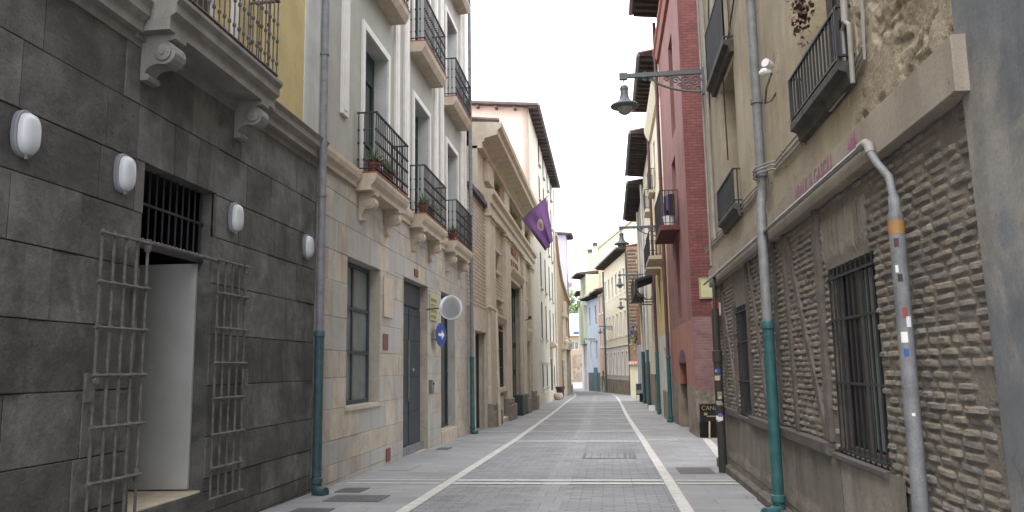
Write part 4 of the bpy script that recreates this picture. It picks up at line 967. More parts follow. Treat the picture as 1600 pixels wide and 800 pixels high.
for (a, c_, h_) in ((11.2, 15.45, .02), (9.0, 11.2, .05), (6.0, 9.0, .02)):
    b.box(RN, a, c_, .03, .10 + h_, -.5, zg(a) + .09, c=.02)
b.build('footing', M['dark_dado'], old)
# vertical slab joints on dado
# lintel beam
b = MB(); b.box(RN, 4.47, 15.45, -.05, .09, 3.09, 3.42, c=.006)
b.build('lintel_beam', M['lintel_plaster'], old)
# upper wall: smooth plaster far part, eroded near part
UH = [(6.55, 7.95, 4.03, 6.3, .3), (11.95, 13.35, 4.01, 6.25, .3), (11.95, 13.6, 6.56, 9.2, .3), (6.55, 7.95, 8, 10, .3)]
b = MB(); facade(b, RN, 6.3, 15.5, 3.42, 13, UH, n=0.0, mi=0, thick=.5); b.build('upper_wall', M['tan_plaster'], old)
def ero(u, z):
    k = fb(u * 1.3, z, 9.0, 1.7) + .05; s_ = min(1, max(0, (k + .02) * 9)); edge = min(1, max(0, (6.5 - u) * 3))
    st = noise.noise(Vector((u * 4.2 + fb(u, z, 1, 2, .4), z * 10 + fb(u, z, 3, 2, .5), 0)))     # coursed rubble showing through
    r = .018 * min(1, max(0, st * 4 + .5)) + fb(u, z, 2.0, 14, .011)
    return (-.034 + r) * (1 - s_) * edge + .004 + s_ * fb(u, z, 5, 3, .007)
hf(RN, 1.2, 6.56, 3.42, 8.0, .02, .02, ero).build('eroded_wall', M['eroded'], old, smooth=True)
b = MB(); facade(b, RN, 1.2, 6.3, 3.42, 13, [], n=-.11, mi=0); b.build('core_wall', M['eroded'], old)
b = MB(); shell(b, RN, 1.2, 15.5, -12, -.5, -.6, 13); b.quad([RN.p(15.5, 0.0, 13), RN.p(15.5, 0, -.6), RN.p(15.5, -.5, -.6), RN.p(15.5, -.5, 13)]); b.build('rear_walls', M['tan_plaster'], old)
b = MB(); b.prism(RN, [(.6, 12.9), (.6, 13.1), (-12, 15), (-12, 14.8)], 1.2, 15.6); b.build('roof', M['brown_soffit'], old)
# rough stones below the second balcony, near: kept in the eroded wall
# smooth cement buttress
b = MB(); b.prism(Fr(0, 0, 1, 0, -1), [(-4.52, -.6), (-4.46, 3.3), (-4.46, 14), (3, 14), (3, -.6)], 2.04, 3.2) if False else None
vs = [(2.02, -3, -.6), (2.02, 4.40, -.6), (2.04, 4.60, 3.6), (2.04, 4.60, 13), (2.04, -3, 13), (2.6, -3, -.6), (2.6, 4.40, -.6), (2.6, 4.60, 3.6), (2.6, 4.60, 13), (2.6, -3, 13)]
b = MB(); b.add(vs, [(0, 1, 2, 3, 4), (5, 6, 7, 8, 9), (0, 1, 6, 5), (1, 2, 7, 6), (2, 3, 8, 7), (3, 4, 9, 8), (4, 0, 5, 9)]); b.build('cement_pier', M['cement'], old)
# windows of the ground floor
def barred(a, c_, d, e, n, fm, kk, rows, lab):
    w = window(old, RN, a, c_, d, e, n, fm, M['dark_glass'], 1, (), .07); w['label'] = lab
    b = MB()
    for i in range(kk): b.tube([RN.p(a + .05 + i * (c_ - a - .1) / (kk - 1), -.012, d), RN.p(a + .05 + i * (c_ - a - .1) / (kk - 1), -.012, e)], .008, 6)
    for z in rows: b.box(RN, a, c_, -.02, .002, z, z + .022)
    b.build('bars', M['iron'], w)
barred(6.35, 7.65, .80, 2.47, -.13, M['timber'], 10, (.83, 1.42, 1.98, 2.36), 'large barred window with white curtain edge')
barred(12.0, 13.1, .82, 2.52, -.13, M['timber'], 8, (.85, 1.35, 1.95, 2.42), 'small barred window')
b = MB()
for i in range(3): b.box(RN, 6.72 + i * .11, 6.79 + i * .11, -.112, -.105, .9, 2.38)
b.build('curtain', M['frosted'], old)
# upper windows and balconies (parts)
for (a, c_, d, e, dp) in UH:
    w = window(old, RN, a, c_, d, e, -.32, M['timber'], M['glass'], 1, (d + .9,), .08)
b = MB(); b.box(RN, 6.55, 6.62, -.3, -.02, 3.86, 6.3)
def small_balcony(u0, u1, zs_, hr, lab, dep=.27, slats=True):
    b = MB(); b.prism(RN, [(0, zs_ - .20), (dep * .4, zs_ - .19), (dep * .55, zs_ - .10), (dep, zs_ - .07), (dep, zs_), (0, zs_)], u0, u1)
    o = b.build('balcony', M['dark_slab'], old); o['label'] = lab
    m_ = MB(); k = round((u1 - u0) / .11)
    for i in range(k + 1):
        u = u0 + .03 + (u1 - u0 - .06) * i / k; m_.box(RN, u - .009, u + .009, dep - .04, dep - .022, zs_, zs_ + hr)
    for n in (.04, .12): 
        for u in (u0 + .03, u1 - .03): m_.box(RN, u - .009, u + .009, n, n + .018, zs_, zs_ + hr)
    for z in (zs_ + .04, zs_ + hr): 
        m_.box(RN, u0, u1, dep - .045, dep - .015, z, z + .02); m_.box(RN, u0, u0 + .025, 0, dep - .045, z, z + .02); m_.box(RN, u1 - .025, u1, 0, dep - .045, z, z + .02)
    m_.build('railing', M['iron'], o); return o
small_balcony(6.35, 8.05, 4.02, .46, 'low iron balcony above the magenta scrawl', .14)
small_balcony(11.85, 13.5, 4.0, .52, 'low iron balcony halfway along the wall', .14)
small_balcony(11.8, 13.9, 6.55, .95, 'upper iron balcony beside the street lamp', .16)
b = MB(); b.box(RN, 6.1, 6.5, -.2, -.18, 3.9, 5.9)
# hanging dried flowers on the balcony
t = thing('dried_flowers', 'bunch of dried brown flowers hanging above the near right balcony', 'dried flowers', (1.8, 7.0, 4.8))
m_ = MB()
for _ in range(260):
    c0 = Vector((1.93 + rb.gauss(0, .04), 7.35 + rb.gauss(0, .10), 5.0 + rb.gauss(0, .17))); r_ = rb.uniform(.015, .035)
    a_ = Vector((rb.gauss(0, 1), rb.gauss(0, 1), rb.gauss(0, 1))).normalized(); b_ = a_.orthogonal().normalized()
    m_.add([tuple(c0 + a_ * r_), tuple(c0 + b_ * r_), tuple(c0 - a_ * r_), tuple(c0 - b_ * r_)], [(0, 1, 2, 3)])
m_.build('blooms', M['dry_flower'], t)
m_ = MB(); m_.tube([(1.93, 7.35, 5.1), (2.05, 7.35, 5.5)], .006, 5); m_.build('string', M['cable_dark'], t)
# pipes and cables on the right wall
drainpipe('grey drainpipe with long teal sleeve on the half timbered wall', [(1.96, 9.9, 13), (1.96, 9.9, 3.9), (1.96, 9.9, 3.7), (1.90, 9.75, 3.5), (1.90, 9.75, 0)], .060, (1.90, 9.75, zg(9.8) + .02, 2.12), brackets=(), shoe=(-.18, -.1))
for z in (4.9, 3.95):
    b = MB(); b.lathe((1.96, 9.9, z), [(.064, -.03), (.078, -.028), (.078, .028), (.064, .03)], 14); tag(b.build('pipe_collar', M['zinc']), 'grey collar on the right wall drainpipe, %s one' % ('upper' if z > 4.5 else 'lower'), 'pipe collar', 'collars on the right drainpipe')
t = thing('steel_conduit', 'long steel conduit sloping along the lintel then dropping down the brick wall', 'conduit', (1.85, 5.8, 0))
b = MB(); b.tube([(1.92, 15.9, 3.2), (1.92, 15.6, 3.2), (1.92, 5.95, 3.2)], .023, 10); b.build('horizontal_run', M['steel'], t, smooth=True)
b = MB(); b.tube([(1.92, 6.0, 3.2), (1.92, 5.88, 3.2), (1.92, 5.82, 3.17), (1.92, 5.79, 3.1)], .034, 10); b.build('elbow', M['cable_grey'], t, smooth=True)
b = MB(); b.tube([(1.92, 5.79, 3.1), (1.92, 5.68, 3.0), (1.94, 5.53, 2.86), (1.94, 5.48, 2.72), (1.94, 5.47, 2.6)], .027, 10); b.lathe((1.94, 5.47, 2.62), [(.027, .1), (.036, .08), (.038, 0), (.05, -.06)], 14); b.build('drop_pipe', M['zinc'], t, smooth=True)
b = MB(); b.lathe((1.94, 5.47, 0), [(.050, -.4), (.050, 2.57)], 16); b.build('guard_tube', M['zinc'], t, smooth=True)
b = MB(); b.lathe((1.94, 5.47, 0), [(.0512, 2.45), (.0512, 2.54)], 16); b.build('orange_band', M['orange_paint'], t, smooth=True)
def stick(cx, cy, r, z, a, w, h, m, par):
    s_ = MB(); pts = []
    for j in (0, 1):
        for i in range(4):
            t_ = a + (i / 3 - .5) * w / r; pts.append((cx + math.cos(t_) * (r + .0015), cy + math.sin(t_) * (r + .0015), z + j * h))
    s_.add(pts, [(i, i + 1, 5 + i, 4 + i) for i in range(3)]); return s_.build('sticker', m, par, recalc=False)
for (z, a, w, h, m) in ((2.40, 4.2, .03, .06, 'brown_bin'), (2.23, 4.0, .02, .05, 'sign_white'), (2.17, 4.3, .03, .05, 'cable_dark'), (1.93, 4.5, .03, .07, 'red_paint'), (1.87, 4.9, .03, .07, 'sign_white'), (1.77, 4.2, .04, .07, 'sign_white'), (1.68, 4.3, .03, .05, 'blue_sign'), (1.3, 4.5, .02, .02, 'sign_white')):
    stick(1.94, 5.47, .050, z - .04, a, w, h, M[m], t)
t = thing('corner_post', 'grey tube full of stickers at the far corner of the half timbered wall', 'post', (1.9, 14.35, zg(15)))
b = MB(); b.lathe((1.9, 14.35, zg(15.2)), [(.075, 0), (.075, 1.9), (.085, 1.91), (.085, 2.1), (.065, 2.12), (.065, 2.85)], 14); b.tube([(1.9, 14.35, 2.5), (1.9, 14.35, 2.95), (1.94, 14.5, 3.2)], .03, 8); b.build('tube', M['cable_dark'], t, smooth=True)
for i in range(16):
    stick(1.9, 14.35, .0765 + .0006 * i, rb.uniform(.6, 1.75), 4.4 + rb.uniform(-.5, .4), rb.uniform(.04, .12), rb.uniform(.03, .11), M[rb.choice(['sign_white', 'blue_sign', 'violet', 'lime_sign', 'cable_grey', 'sign_white', 'cable_grey'])], t)
t = thing('alarm_box', 'small red box fixed near the far corner of the timbered wall', 'alarm box', (1.98, 15.05, 2.7))
b = MB(); b.box(RN, 14.55, 15.05, .0, .13, 2.45, 2.78, c=.015); b.build('case', M['red_box'], t); b = MB(); b.box(RN, 14.53, 14.549, .02, .05, 2.5, 2.73); b.build('label_plate', M['sign_white'], t)
for i, dz_ in enumerate((0, .05, .1)):
    pts = []
    z0 = 3.86 + dz_
    for j in range(40):
        u = 16.3 - 9.1 * j / 39; z = z0 + .012 * math.sin(u * 2.1 + i); n = .03
        if abs(u - 9.9) < .25: n = .17
        if abs(u - 9.9) < .5: z += .06
        pts.append(RN.p(u, n, z))
    pts += [RN.p(7.0, .03, z0 - .04), RN.p(6.4, .03, z0 - .02), RN.p(6.05, .03, z0 + .05), RN.p(6.0, .03, z0 + .4 + i * .05)]
    b = MB(); b.tube(pts, .011, 6); tag(b.build('cable', M['cable_grey']), ('lowest', 'middle', 'top')[i] + ' of the three pale cables running along the tan wall', 'cable', 'cables along the right wall')
b = MB()
for u in (8.0, 8.9, 9.7, 11.5, 13.2): b.tube([RN.p(u, 0, 3.8), RN.p(u, .05, 3.78), RN.p(u, .05, 3.98)], .006, 5)
tag(b.build('cable_hooks', M['rusty_iron']), 'row of small rusty hooks holding the pale cables', 'hooks')
b = MB(); b.tube([RN.p(6.35, .06, 4.35), RN.p(6.28, .06, 5.2), RN.p(6.25, .06, 6), RN.p(6.2, .05, 8)], .028, 8); b.tube([RN.p(6.42, .06, 4.0), RN.p(6.42, .06, 4.3), RN.p(6.35, .06, 4.35), RN.p(6.25, .06, 4.28), RN.p(6.27, .06, 3.8)], .02, 8)
tag(b.build('conduit', M['cable_grey'], smooth=True), 'cream conduit bending up beside the near right balcony', 'conduit')
b = MB(); b.tube([RN.p(14.9 - .08 * j, .02, 5.5 + .25 * j + .05 * math.sin(j)) for j in range(16)], .012, 6); tag(b.build('cable', M['cable_dark']), 'thin dark cable climbing beside the upper iron balcony', 'cable')
b = MB(); b.tube([RN.p(12.75, .03, 4.9), RN.p(12.8, .03, 6.4), RN.p(10.9, .03, 7.2), RN.p(10.1, .03, 8.6)], .012, 6); tag(b.build('cable', M['cable_dark']), 'dark cable looping under the upper right window', 'cable')
b = MB(); b.tube([RN.p(14.6, .05, 13), RN.p(14.6, .05, 3.9)], .03, 8); b.tube([RN.p(15.3, .05, 13), RN.p(15.3, .05, 3.5)], .02, 8); tag(b.build('conduit', M['cable_grey'], smooth=True), 'grey vertical conduits at the far corner of the tan wall', 'conduit')
t = thing('floodlight', 'small pale floodlight with curled cable on the tan wall', 'floodlight', RN.p(8.95, 0, 4.95))
b = MB(); b.lathe(RN.p(9.05, .1, 4.98), [(.03, 0), (.045, .02), (.05, .1), (.035, .14)], 12, axis=(-.3, .6, .1)); b.lathe(RN.p(8.85, .1, 4.95), [(.03, 0), (.05, .06), (.05, .14)], 12, axis=(-.5, -.5, .1)); b.build('head', M['sign_white'], t)
b = MB(); b.tube([RN.p(8.9, .1, 4.9), RN.p(9.0, .15, 4.75), RN.p(9.25, .12, 4.66), RN.p(9.3, .04, 4.7), RN.p(9.2, .0, 4.76)], .012, 6); b.build('lead', M['rusty_iron'], t)
# spray-painted scrawls on the lintel
RU = (0, -1, 0)
o1 = text_obj('ARAUL (- GASOU', .20, (1.957, 8.25, 3.26), RU, (0, 0, 1), (-1, 0, 0), M['magenta'], 'graffiti', None, .0005, .88)
tag(o1, 'magenta spray painted scrawl on the lintel above the conduit', 'graffiti')
b = MB(); zz = [(6.42, 3.38), (6.38, 3.46), (6.36, 3.40), (6.30, 3.49), (6.28, 3.42), (6.22, 3.48), (6.2, 3.38)]
b.plate(RN, [(u, z - .08) for u, z in zz], .0905, .0925); b.box(RN, 6.24, 6.38, .0905, .0925, 3.24, 3.30); tag(b.build('graffiti', M['magenta']), 'magenta crown shaped spray mark right of the scrawl', 'graffiti')
tag(text_obj('HORI', .24, (1.957, 12.6, 3.14), RU, (0, 0, 1), (-1, 0, 0), M['yellow_faint'], 'graffiti', None, .0005, 1.8), 'faded yellow scrawl on the lintel towards the far end', 'graffiti')

# ================================================================== RIGHT ROW beyond the lane
red = thing('red_building', 'narrow red building with brick flank and arched doorway', 'building', (2.4, 27, 0))
b = MB(); RW = [(25.3, 26.7, 9.3, 12.6, .2), (26.0, 27.4, 6.5, 8.6, .2), (26.1, 27.3, 3.2, 5.9, .2), (25.4, 28.0, -.6, 2.0, .3)]
facade(b, RR, 23, 31.3, 2.95, 15.9, RW[:3], n=0, mi=0); b.build('wall', M['red_plaster'], red)
b = MB(); facade(b, RR, 23, 31.3, 1.0, 2.95, [(25.4, 28.0, 1.0, 1.7, .3)], n=0, mi=0); 
# arched head of the doorway
ar = [(25.4, 1.7)] + [(26.7 - 1.3 * math.cos(math.pi * k / 12), 1.7 + .45 * math.sin(math.pi * k / 12)) for k in range(13)] + [(28.0, 1.7)]
b.build('lower_wall', M['salmon'], red)
b = MB(); facade(b, RR, 23, 31.3, -.9, 1.0, [(25.4, 28.0, -.9, 1.0, .3)], n=.004, mi=0); b.build('plinth', M['base_stone'], red)
b = MB(); b.plate(RR, [(u, z) for u, z in ar[1:-1]], -.02, .003); b.box(RR, 25.4, 28.0, -.35, -.3, -.9, 1.7); b.build('doorway', M['purple_door'], red)
b = MB()
sideF = Fr(2.4, 23, 1, 0, 1)
facade(b, sideF, 0.0, 12, 3.0, 15.9, [], n=.02, mi=0, thick=.015); b.build('flank_wall', M['red_brick'], red)
b = MB(); facade(b, sideF, 0, 12, .9, 3.0, [], n=.023, mi=0, thick=.018); b.build('lower_flank', M['mauve_brick'], red)
b = MB(); facade(b, sideF, 0, .42, -.9, .9, [], n=.045, mi=0, thick=.04); facade(b, sideF, .42, 12, -.9, .9, [], n=.03, mi=0, thick=.025); b.build('flank_base', M['base_stone'], red)
b = MB(); shell(b, RR, 23.1, 31.3, -12, -.4, -.9, 15.9); b.build('rear_walls', M['red_plaster'], red)
for h in RW[:3]: window(red, RR, h[0], h[1], h[2], h[3], -.21, M['sign_white'] if h[2] > 6 else M['red_plaster'], M['glass'], 1, (), .09)
b = MB(); b.prism(RR, [(0, 13.85), (.1, 13.85), (.16, 14.0), (.16, 14.1), (.24, 14.15), (.24, 14.25), (0, 14.3)], 23, 31.3); b.build('string_course', M['salmon'], red)
eave_roof(red, RR, 23, 31.3, 15.95, 1.0, -12, 2, M['brown_soffit'], .55, uo0=.3, slope=-.1)
b = MB(); b.box(RR, 25.4, 28.4, 0, .62, 5.95, 6.12, c=.02); bo = b.build('balcony', M['red_brick'], red)
railing(RR, 25.45, 28.35, .0, .58, 6.12, 7.25, .14, .012, False).build('railing', M['iron'], bo)
cl = thing('laundry', 'dark and lilac clothes drying behind the red building balcony rail', 'laundry', (2.1, 26, 7))
m_ = MB()
for i, (u, w, h_, k) in enumerate(((25.5, .1, .7, 0), (25.62, .12, .5, 1), (25.8, .1, .8, 0), (26.3, .3, .75, 0), (26.9, .3, .6, 1))):
    m_.box(RR, u, u + w, .12 + .06 * (i % 3), .2 + .06 * (i % 3) + .12, 7.15 - h_, 7.15, k)
m_.build('garments', [M['dark_cloth'], M['violet']], cl)
m_ = MB(); m_.tube([RR.p(25.45, .3, 7.17), RR.p(28.3, .3, 7.17)], .006, 5); m_.build('line', M['cable_grey'], cl)
t = thing('bucket', 'white plastic tub on the red building balcony', 'tub', RR.p(25.75, .3, 6.12)); m_ = MB(); m_.lathe(RR.p(25.75, .3, 6.12), [(.16, 0), (.2, .3), (.21, .3), (.21, .33), (.17, .33)], 12); m_.build('tub', M['sign_white'], t)
drainpipe('dark red drainpipe with teal foot at the end of the red building', [(2.26, 31.0, 15.5), (2.26, 31.0, -.4)], .07, (2.26, 31.0, zg(31), 2.0), pm='red_box' if False else 'purple_door', brackets=(5, 9, 12), shoe=(-.12, -.04))
# notice boards by the flank
t = thing('sandwich_board', 'black board with yellow lettering on one post in front of the red flank', 'sign', (2.6, 22.4, zg(22)))
b = MB(); b.box(W, 2.42, 3.15, 22.42, 22.47, .1, .56, c=0); b.build('panel', M['black'], t)
b = MB(); b.box(W, 2.40, 3.17, 22.40, 22.419, .56, .59); b.box(W, 2.40, 2.42, 22.40, 22.47, .08, .56); b.build('frame', M['timber'], t)
text_obj('CANAPIE', .17, (2.47, 22.415, .40), (1, 0, 0), (0, 0, 1), (0, -1, 0), M['yellow_ink'], 'lettering', t, .002, .95)
b = MB(); b.box(W, 2.53, 2.62, 22.41, 22.416, .26, .33); b.box(W, 2.6, 2.95, 22.41, 22.416, .22, .25); b.build('small_print', M['yellow_ink'], t)
b = MB(); b.tube([(2.66, 22.35, .1), (2.62, 22.2, zg(22.2))], .022, 8); b.build('post', M['pale_wood'], t)
b = MB(); b.box(W, 2.45, 3.1, 22.75, 22.95, zg(22.8), .08); b.build('crate', M['black'], t)
t = thing('yellow_plate', 'plain yellow street plate on the red brick flank', 'sign', (2.8, 22.95, 3.8))
b = MB(); b.box(W, 2.63, 3.15, 22.93, 22.965, 3.5, 4.1, c=0); b.build('plate', M['lime_sign'], t); b = MB()
for (x0, x1, z0, z1) in ((2.65, 3.13, 3.52, 3.535), (2.65, 3.13, 4.065, 4.08), (2.65, 2.665, 3.535, 4.065), (3.115, 3.13, 3.535, 4.065)): b.box(W, x0, x1, 22.922, 22.929, z0, z1)
b.build('border', M['sign_ink'], t)

def rowhouse(name, label, u0, u1, layers, top, holes, wm, over=.8, rail=(), soff='brown_soffit', fr=RR, fm='timber', roofslope=-.08, depth=12, cat='building', rise=2):
    t = thing(name, label, cat, fr.p((u0 + u1) / 2, 0, 0))
    zz = [l[0] for l in layers] + [top]
    for i, (z0, mm) in enumerate(layers):
        b = MB(); hs = [(h[0], h[1], max(h[2], z0), min(h[3], zz[i + 1]), .18) for h in holes if h[3] > z0 and h[2] < zz[i + 1]]
        facade(b, fr, u0, u1, z0, zz[i + 1], hs, n=.0 if i else .03, mi=0, thick=.3); b.build('wall', M[mm], t)
    b = MB(); shell(b, fr, u0 + .01, u1 - .01, -depth, -.3, layers[0][0], top); b.build('rear_walls', M[layers[-1][1]], t)
    for h in holes: window(t, fr, h[0], h[1], h[2], h[3], -.19, M[fm], M['glass'], 1, (), .07)
    if over: eave_roof(t, fr, u0, u1, top, over, -depth, rise, M[soff], .55, slope=roofslope)
    for (a, c_, z, d_, mm, side) in rail:
        b = MB(); b.box(fr, a, c_, 0, d_, z - .14, z, c=.02); bo = b.build('balcony', M[mm], t)
        railing(fr, a + .04, c_ - .04, 0, d_ - .04, z, z + 1.0, .16, .012, False).build('railing', M['iron'], bo)
    return t
yel = rowhouse('ochre_house', 'ochre and cream house next to the red building with two stone balconies', 31.3, 38.6, [(-1, 'pale_grey'), (2.95, 'ochre'), (6.0, 'ochre'), (9.2, 'cream')], 14.2,
    [(32.2, 33.2, .3, 2.4), (33.9, 34.8, .3, 2.4), (33.0, 34.0, 3.3, 5.5), (35.7, 36.7, 3.3, 5.5), (33, 34, 6.1, 8.6), (35.7, 36.7, 6.1, 8.6), (33, 34, 9.8, 12), (35.7, 36.7, 9.8, 12)], None, .75,
    [(32.0, 34.6, 6.05, .66, 'trim_stone', 0), (35.2, 37.6, 6.05, .62, 'trim_stone', 0), (36.5, 38, 9.8, .3, 'trim_stone', 0)])
b = MB(); b.prism(RR, [(0, 12.6), (.12, 12.6), (.3, 13.1), (.3, 13.3), (0, 13.35)], 31.35, 38.5); b.build('cornice', M['cream'], yel)
b = MB(); b.box(RR, 31.9, 35.2, .031, .12, -.9, .6, c=.02); b.build('stone_base', M['base_stone'], yel)
crm = rowhouse('cream_house', 'narrow cream house with dark awning and wide eaves', 38.6, 47.5, [(-1, 'base_stone'), (1.2, 'cream')], 13.1,
    [(40, 41, 3.0, 5.4), (43, 44, 3.0, 5.4), (40, 41, 6.3, 8.6), (43, 44, 6.3, 8.6), (40, 41, 9.6, 11.6), (43, 44, 9.6, 11.6), (45.5, 46.4, 6.3, 8.6), (41.5, 42.5, -.5, 1.9)], None, .95,
    [(39.6, 41.4, 9.5, .35, 'cream', 0)])
b = MB(); b.prism(RR, [(0, 6.2), (1.0, 5.85), (1.0, 5.25), (.9, 5.2), (.9, 5.75), (0, 6.05)], 39.0, 43.0); o = b.build('awning', M['dark_cloth'], crm)
for u in (39.3, 41, 42.7):
    b = MB(); b.tube([RR.p(u, .9, 5.3), RR.p(u, .5, 4.9), RR.p(u, 0, 4.9)], .03, 6); b.build('awning_arm', M['iron'], o)
drainpipe('second drainpipe of the right row, teal foot by the ochre house', [(2.27, 38.3, 13.6), (2.27, 38.3, -.5)], .07, (2.27, 38.3, zg(38), 2.3), pm='purple_door', sm='blue_sign' if False else 'teal', shoe=(-.1, 0))
rose = rowhouse('rose_house', 'brownish pink house with purple door in the right row', 47.5, 59.5, [(-1.1, 'mauve_brick'), (1.9, 'pale_grey')], 12.6,
    [(49, 50, 2.8, 5), (52.5, 53.5, 2.8, 5), (56, 57, 2.8, 5), (49, 50, 6.2, 8.4), (52.5, 53.5, 6.2, 8.4), (56, 57, 6.2, 8.4), (52.5, 53.5, 9.6, 11.4), (50, 51.2, -.8, 1.6)], None, .9,
    [(48.5, 53.5, 6.0, .8, 'dark_slab', 0)])
b = MB(); b.box(RR, 53.8, 57.4, .002, .08, -1.0, 2.6); b.build('door', M['purple_door'], rose)
b = MB(); b.quad([RR.p(59.5, 0.31, -1), RR.p(59.5, .31, 3.2), RR.p(57.5, .1, 3.2), RR.p(57.5, .1, -1)]); b.build('side_panel', M['lavender'], rose)
b = MB(); facade(b, RR, 58.8, 59.45, 1.9, 6.0, [], n=.25); b.build('pink_strip', M['salmon'], rose)
drainpipe('third drainpipe of the right row, pale with a green foot', [(2.27, 47.6, 13), (2.27, 47.6, -.5)], .07, (2.27, 47.6, zg(47.6), 2.6), pm='pale_grey', shoe=(-.1, 0))
drainpipe('fourth drainpipe of the right row, pale with dark teal foot', [(2.22, 53.2, 12), (2.22, 53.2, -.5)], .08, (2.22, 53.2, zg(53.2), 2.6), pm='off_white', shoe=(-.1, 0))
t = thing('chalk_board', 'small grey chalkboard sign standing by the purple door', 'sign', (2.15, 58, zg(58)))
b = MB(); b.box(W, 1.86, 2.5, 57.98, 58.02, zg(58) + .45, zg(58) + 1.25); b.build('board', M['door_dark'], t); b = MB()
for x in (1.86, 2.46): b.box(W, x, x + .04, 57.97, 58.03, zg(58), zg(58) + .45)
b.box(W, 1.9, 2.46, 57.965, 57.979, zg(58) + .55, zg(58) + .8, 0); b.build('legs_and_chalk', M['cable_grey'], t)
t = thing('bin', 'black box standing behind the chalkboard', 'bin', (2.3, 56.5, zg(56))); b = MB(); b.box(W, 2.05, 2.4, 56.3, 56.7, zg(56.5), zg(56.5) + .55, c=.0); b.build('box', M['black'], t); b = MB(); b.box(W, 2.03, 2.42, 56.28, 56.72, zg(56.5) + .551, zg(56.5) + .6); b.build('lid', M['iron'], t)
t = thing('crate', 'small white crate on the right pavement by a pipe foot', 'crate', (2.1, 42.3, zg(42))); b = MB()
zc = zg(42.3)
b.box(W, 1.98, 2.3, 42.2, 42.22, zc, zc + .28); b.box(W, 1.98, 2.3, 42.48, 42.5, zc, zc + .28); b.box(W, 1.98, 2.0, 42.22, 42.48, zc, zc + .28); b.box(W, 2.28, 2.3, 42.22, 42.48, zc, zc + .28); b.box(W, 2.0, 2.28, 42.22, 42.48, zc, zc + .02); b.build('sides', M['sign_white'], t); b = MB(); b.box(W, 2.02, 2.26, 42.24, 42.46, zc + .02, zc + .2); b.build('contents', M['blue_sign'], t)
# low yard wall with tile coping, and flowers above it
t = thing('yard_wall', 'low cream yard wall with tiled coping at the bend', 'wall', (2.2, 68, -.9))
b = MB(); b.box(W, 1.72, 2.62, 68, 68.35, -1.2, 1.75); b.build('wall', M['cream'], t); b = MB(); b.prism(Fr(0, 68, 1, 0, 1), [(.15, 1.75), (.2, 1.8), (-.17, 2.05), (-.5, 1.8), (-.5, 1.75)], 1.65, 2.7); tile_rows(b, Fr(0, 68, 1, 0, 1), 1.65, 2.6, .22, 1.8, -.17, 2.05, .2, 0, .07); b.build('coping', M['tile'], t)
t = thing('hanging_plant', 'green and violet climbing plant spilling over the right row wall', 'plant', (2.1, 60, 3.8))
m_ = MB(); rg = random.Random(9)
for _ in range(420):
    c0 = Vector((2.12 + rg.gauss(0, .22), 59.8 + rg.gauss(0, .25), 4.0 + rg.gauss(0, .45))); 
    a_ = Vector((rg.gauss(0, 1), rg.gauss(0, 1), rg.gauss(0, 1))).normalized(); b_ = a_.orthogonal().normalized(); r_ = rg.uniform(.05, .1)
    m_.add([tuple(c0 + a_ * r_), tuple(c0 + b_ * r_), tuple(c0 - a_ * r_), tuple(c0 - b_ * r_)], [(0, 1, 2, 3)], 1 if c0.x < 1.95 and c0.z > 3.9 else 0)
m_.build('foliage', [M['plant'], M['violet']], t); m_ = MB(); m_.tube([(2.25, 59.8, 3.2), (2.2, 59.8, 4.6)], .03, 6); m_.build('stem', M['bark'], t)

# cream long building at the bend with striped flank
CF = Fr(1.95, 75, -2.25, 15, -1)
hs = []
for i in range(6):
    u = 1.1 + i * 2.45
    hs += [(u, u + .95, 8.9, 11.1), (u, u + .95, 4.7, 7.0), (u, u + .9, .9, 3.1)]
cb = rowhouse('corner_house', 'long cream house at the bend with three rows of windows and dark eaves', 0, 15.2, [(-1.3, 'base_stone'), (.35, 'pale_grey'), (3.75, 'cream')], 12.7, hs, None, .95, (), 'brown_soffit', CF, 'pale_grey', depth=9)
for h in hs:
    b = MB()
    for (a, c_, d, e) in ((h[0] - .14, h[0], h[2], h[3] + .14), (h[1], h[1] + .14, h[2], h[3] + .14), (h[0], h[1], h[3], h[3] + .14), (h[0] - .2, h[1] + .2, h[2] - .14, h[2])): b.box(CF, a, c_, .001, .05, d, e)
    b.build('window_surround', M['white_trim'], cb)
b = MB(); b.box(CF, 0.02, 15.1, .001, .05, 3.7, 3.85); b.build('band', M['white_trim'], cb)
b = MB(); b.box(W, 1.98, 7.5, 74.7, 74.98, -1.2, 12.9); b.build('flank_wall', M['rubble'], cb)
b = MB()
for i in range(26): 
    z = 4.2 + i * .33; b.box(W, 2.05, 2.05 + R.uniform(.75, .95), 74.55, 74.69, z, z + .15)
b.build('flank_stripes', M['stripe_wood'], cb)
b = MB(); b.box(W, 2.05, 2.9, 74.66, 74.695, 4.0, 12.6); b.build('stripe_backing', M['tan_plaster'], cb)
b = MB(); b.tube([(1.88, 74.8, 12.5), (1.88, 74.8, -.9)], .08, 8); b.build('drain', M['shutter'], cb)
b = MB(); b.tube([CF.p(15.1, .1, 12.4), CF.p(15.1, .1, -1)], .09, 8); b.build('drain', M['teal'], cb)
OF = Fr(-.35, 90, -.75, 4, -1)
def ortho(l): return l
orn = rowhouse('orange_house', 'narrow orange house with pale window frames at the bend', 0, 4.07, [(-1.4, 'base_stone'), (.6, 'orange'), (2.8, 'orange')], 10.2, [(.5, 1.3, 7.9, 9.9), (2.5, 3.3, 7.9, 9.9), (.5, 1.3, 4.0, 6), (2.5, 3.3, 4.0, 6), (1.4, 2.8, -1, 1.2)], None, .95, (), 'brown_soffit', OF, 'white_trim', depth=7)
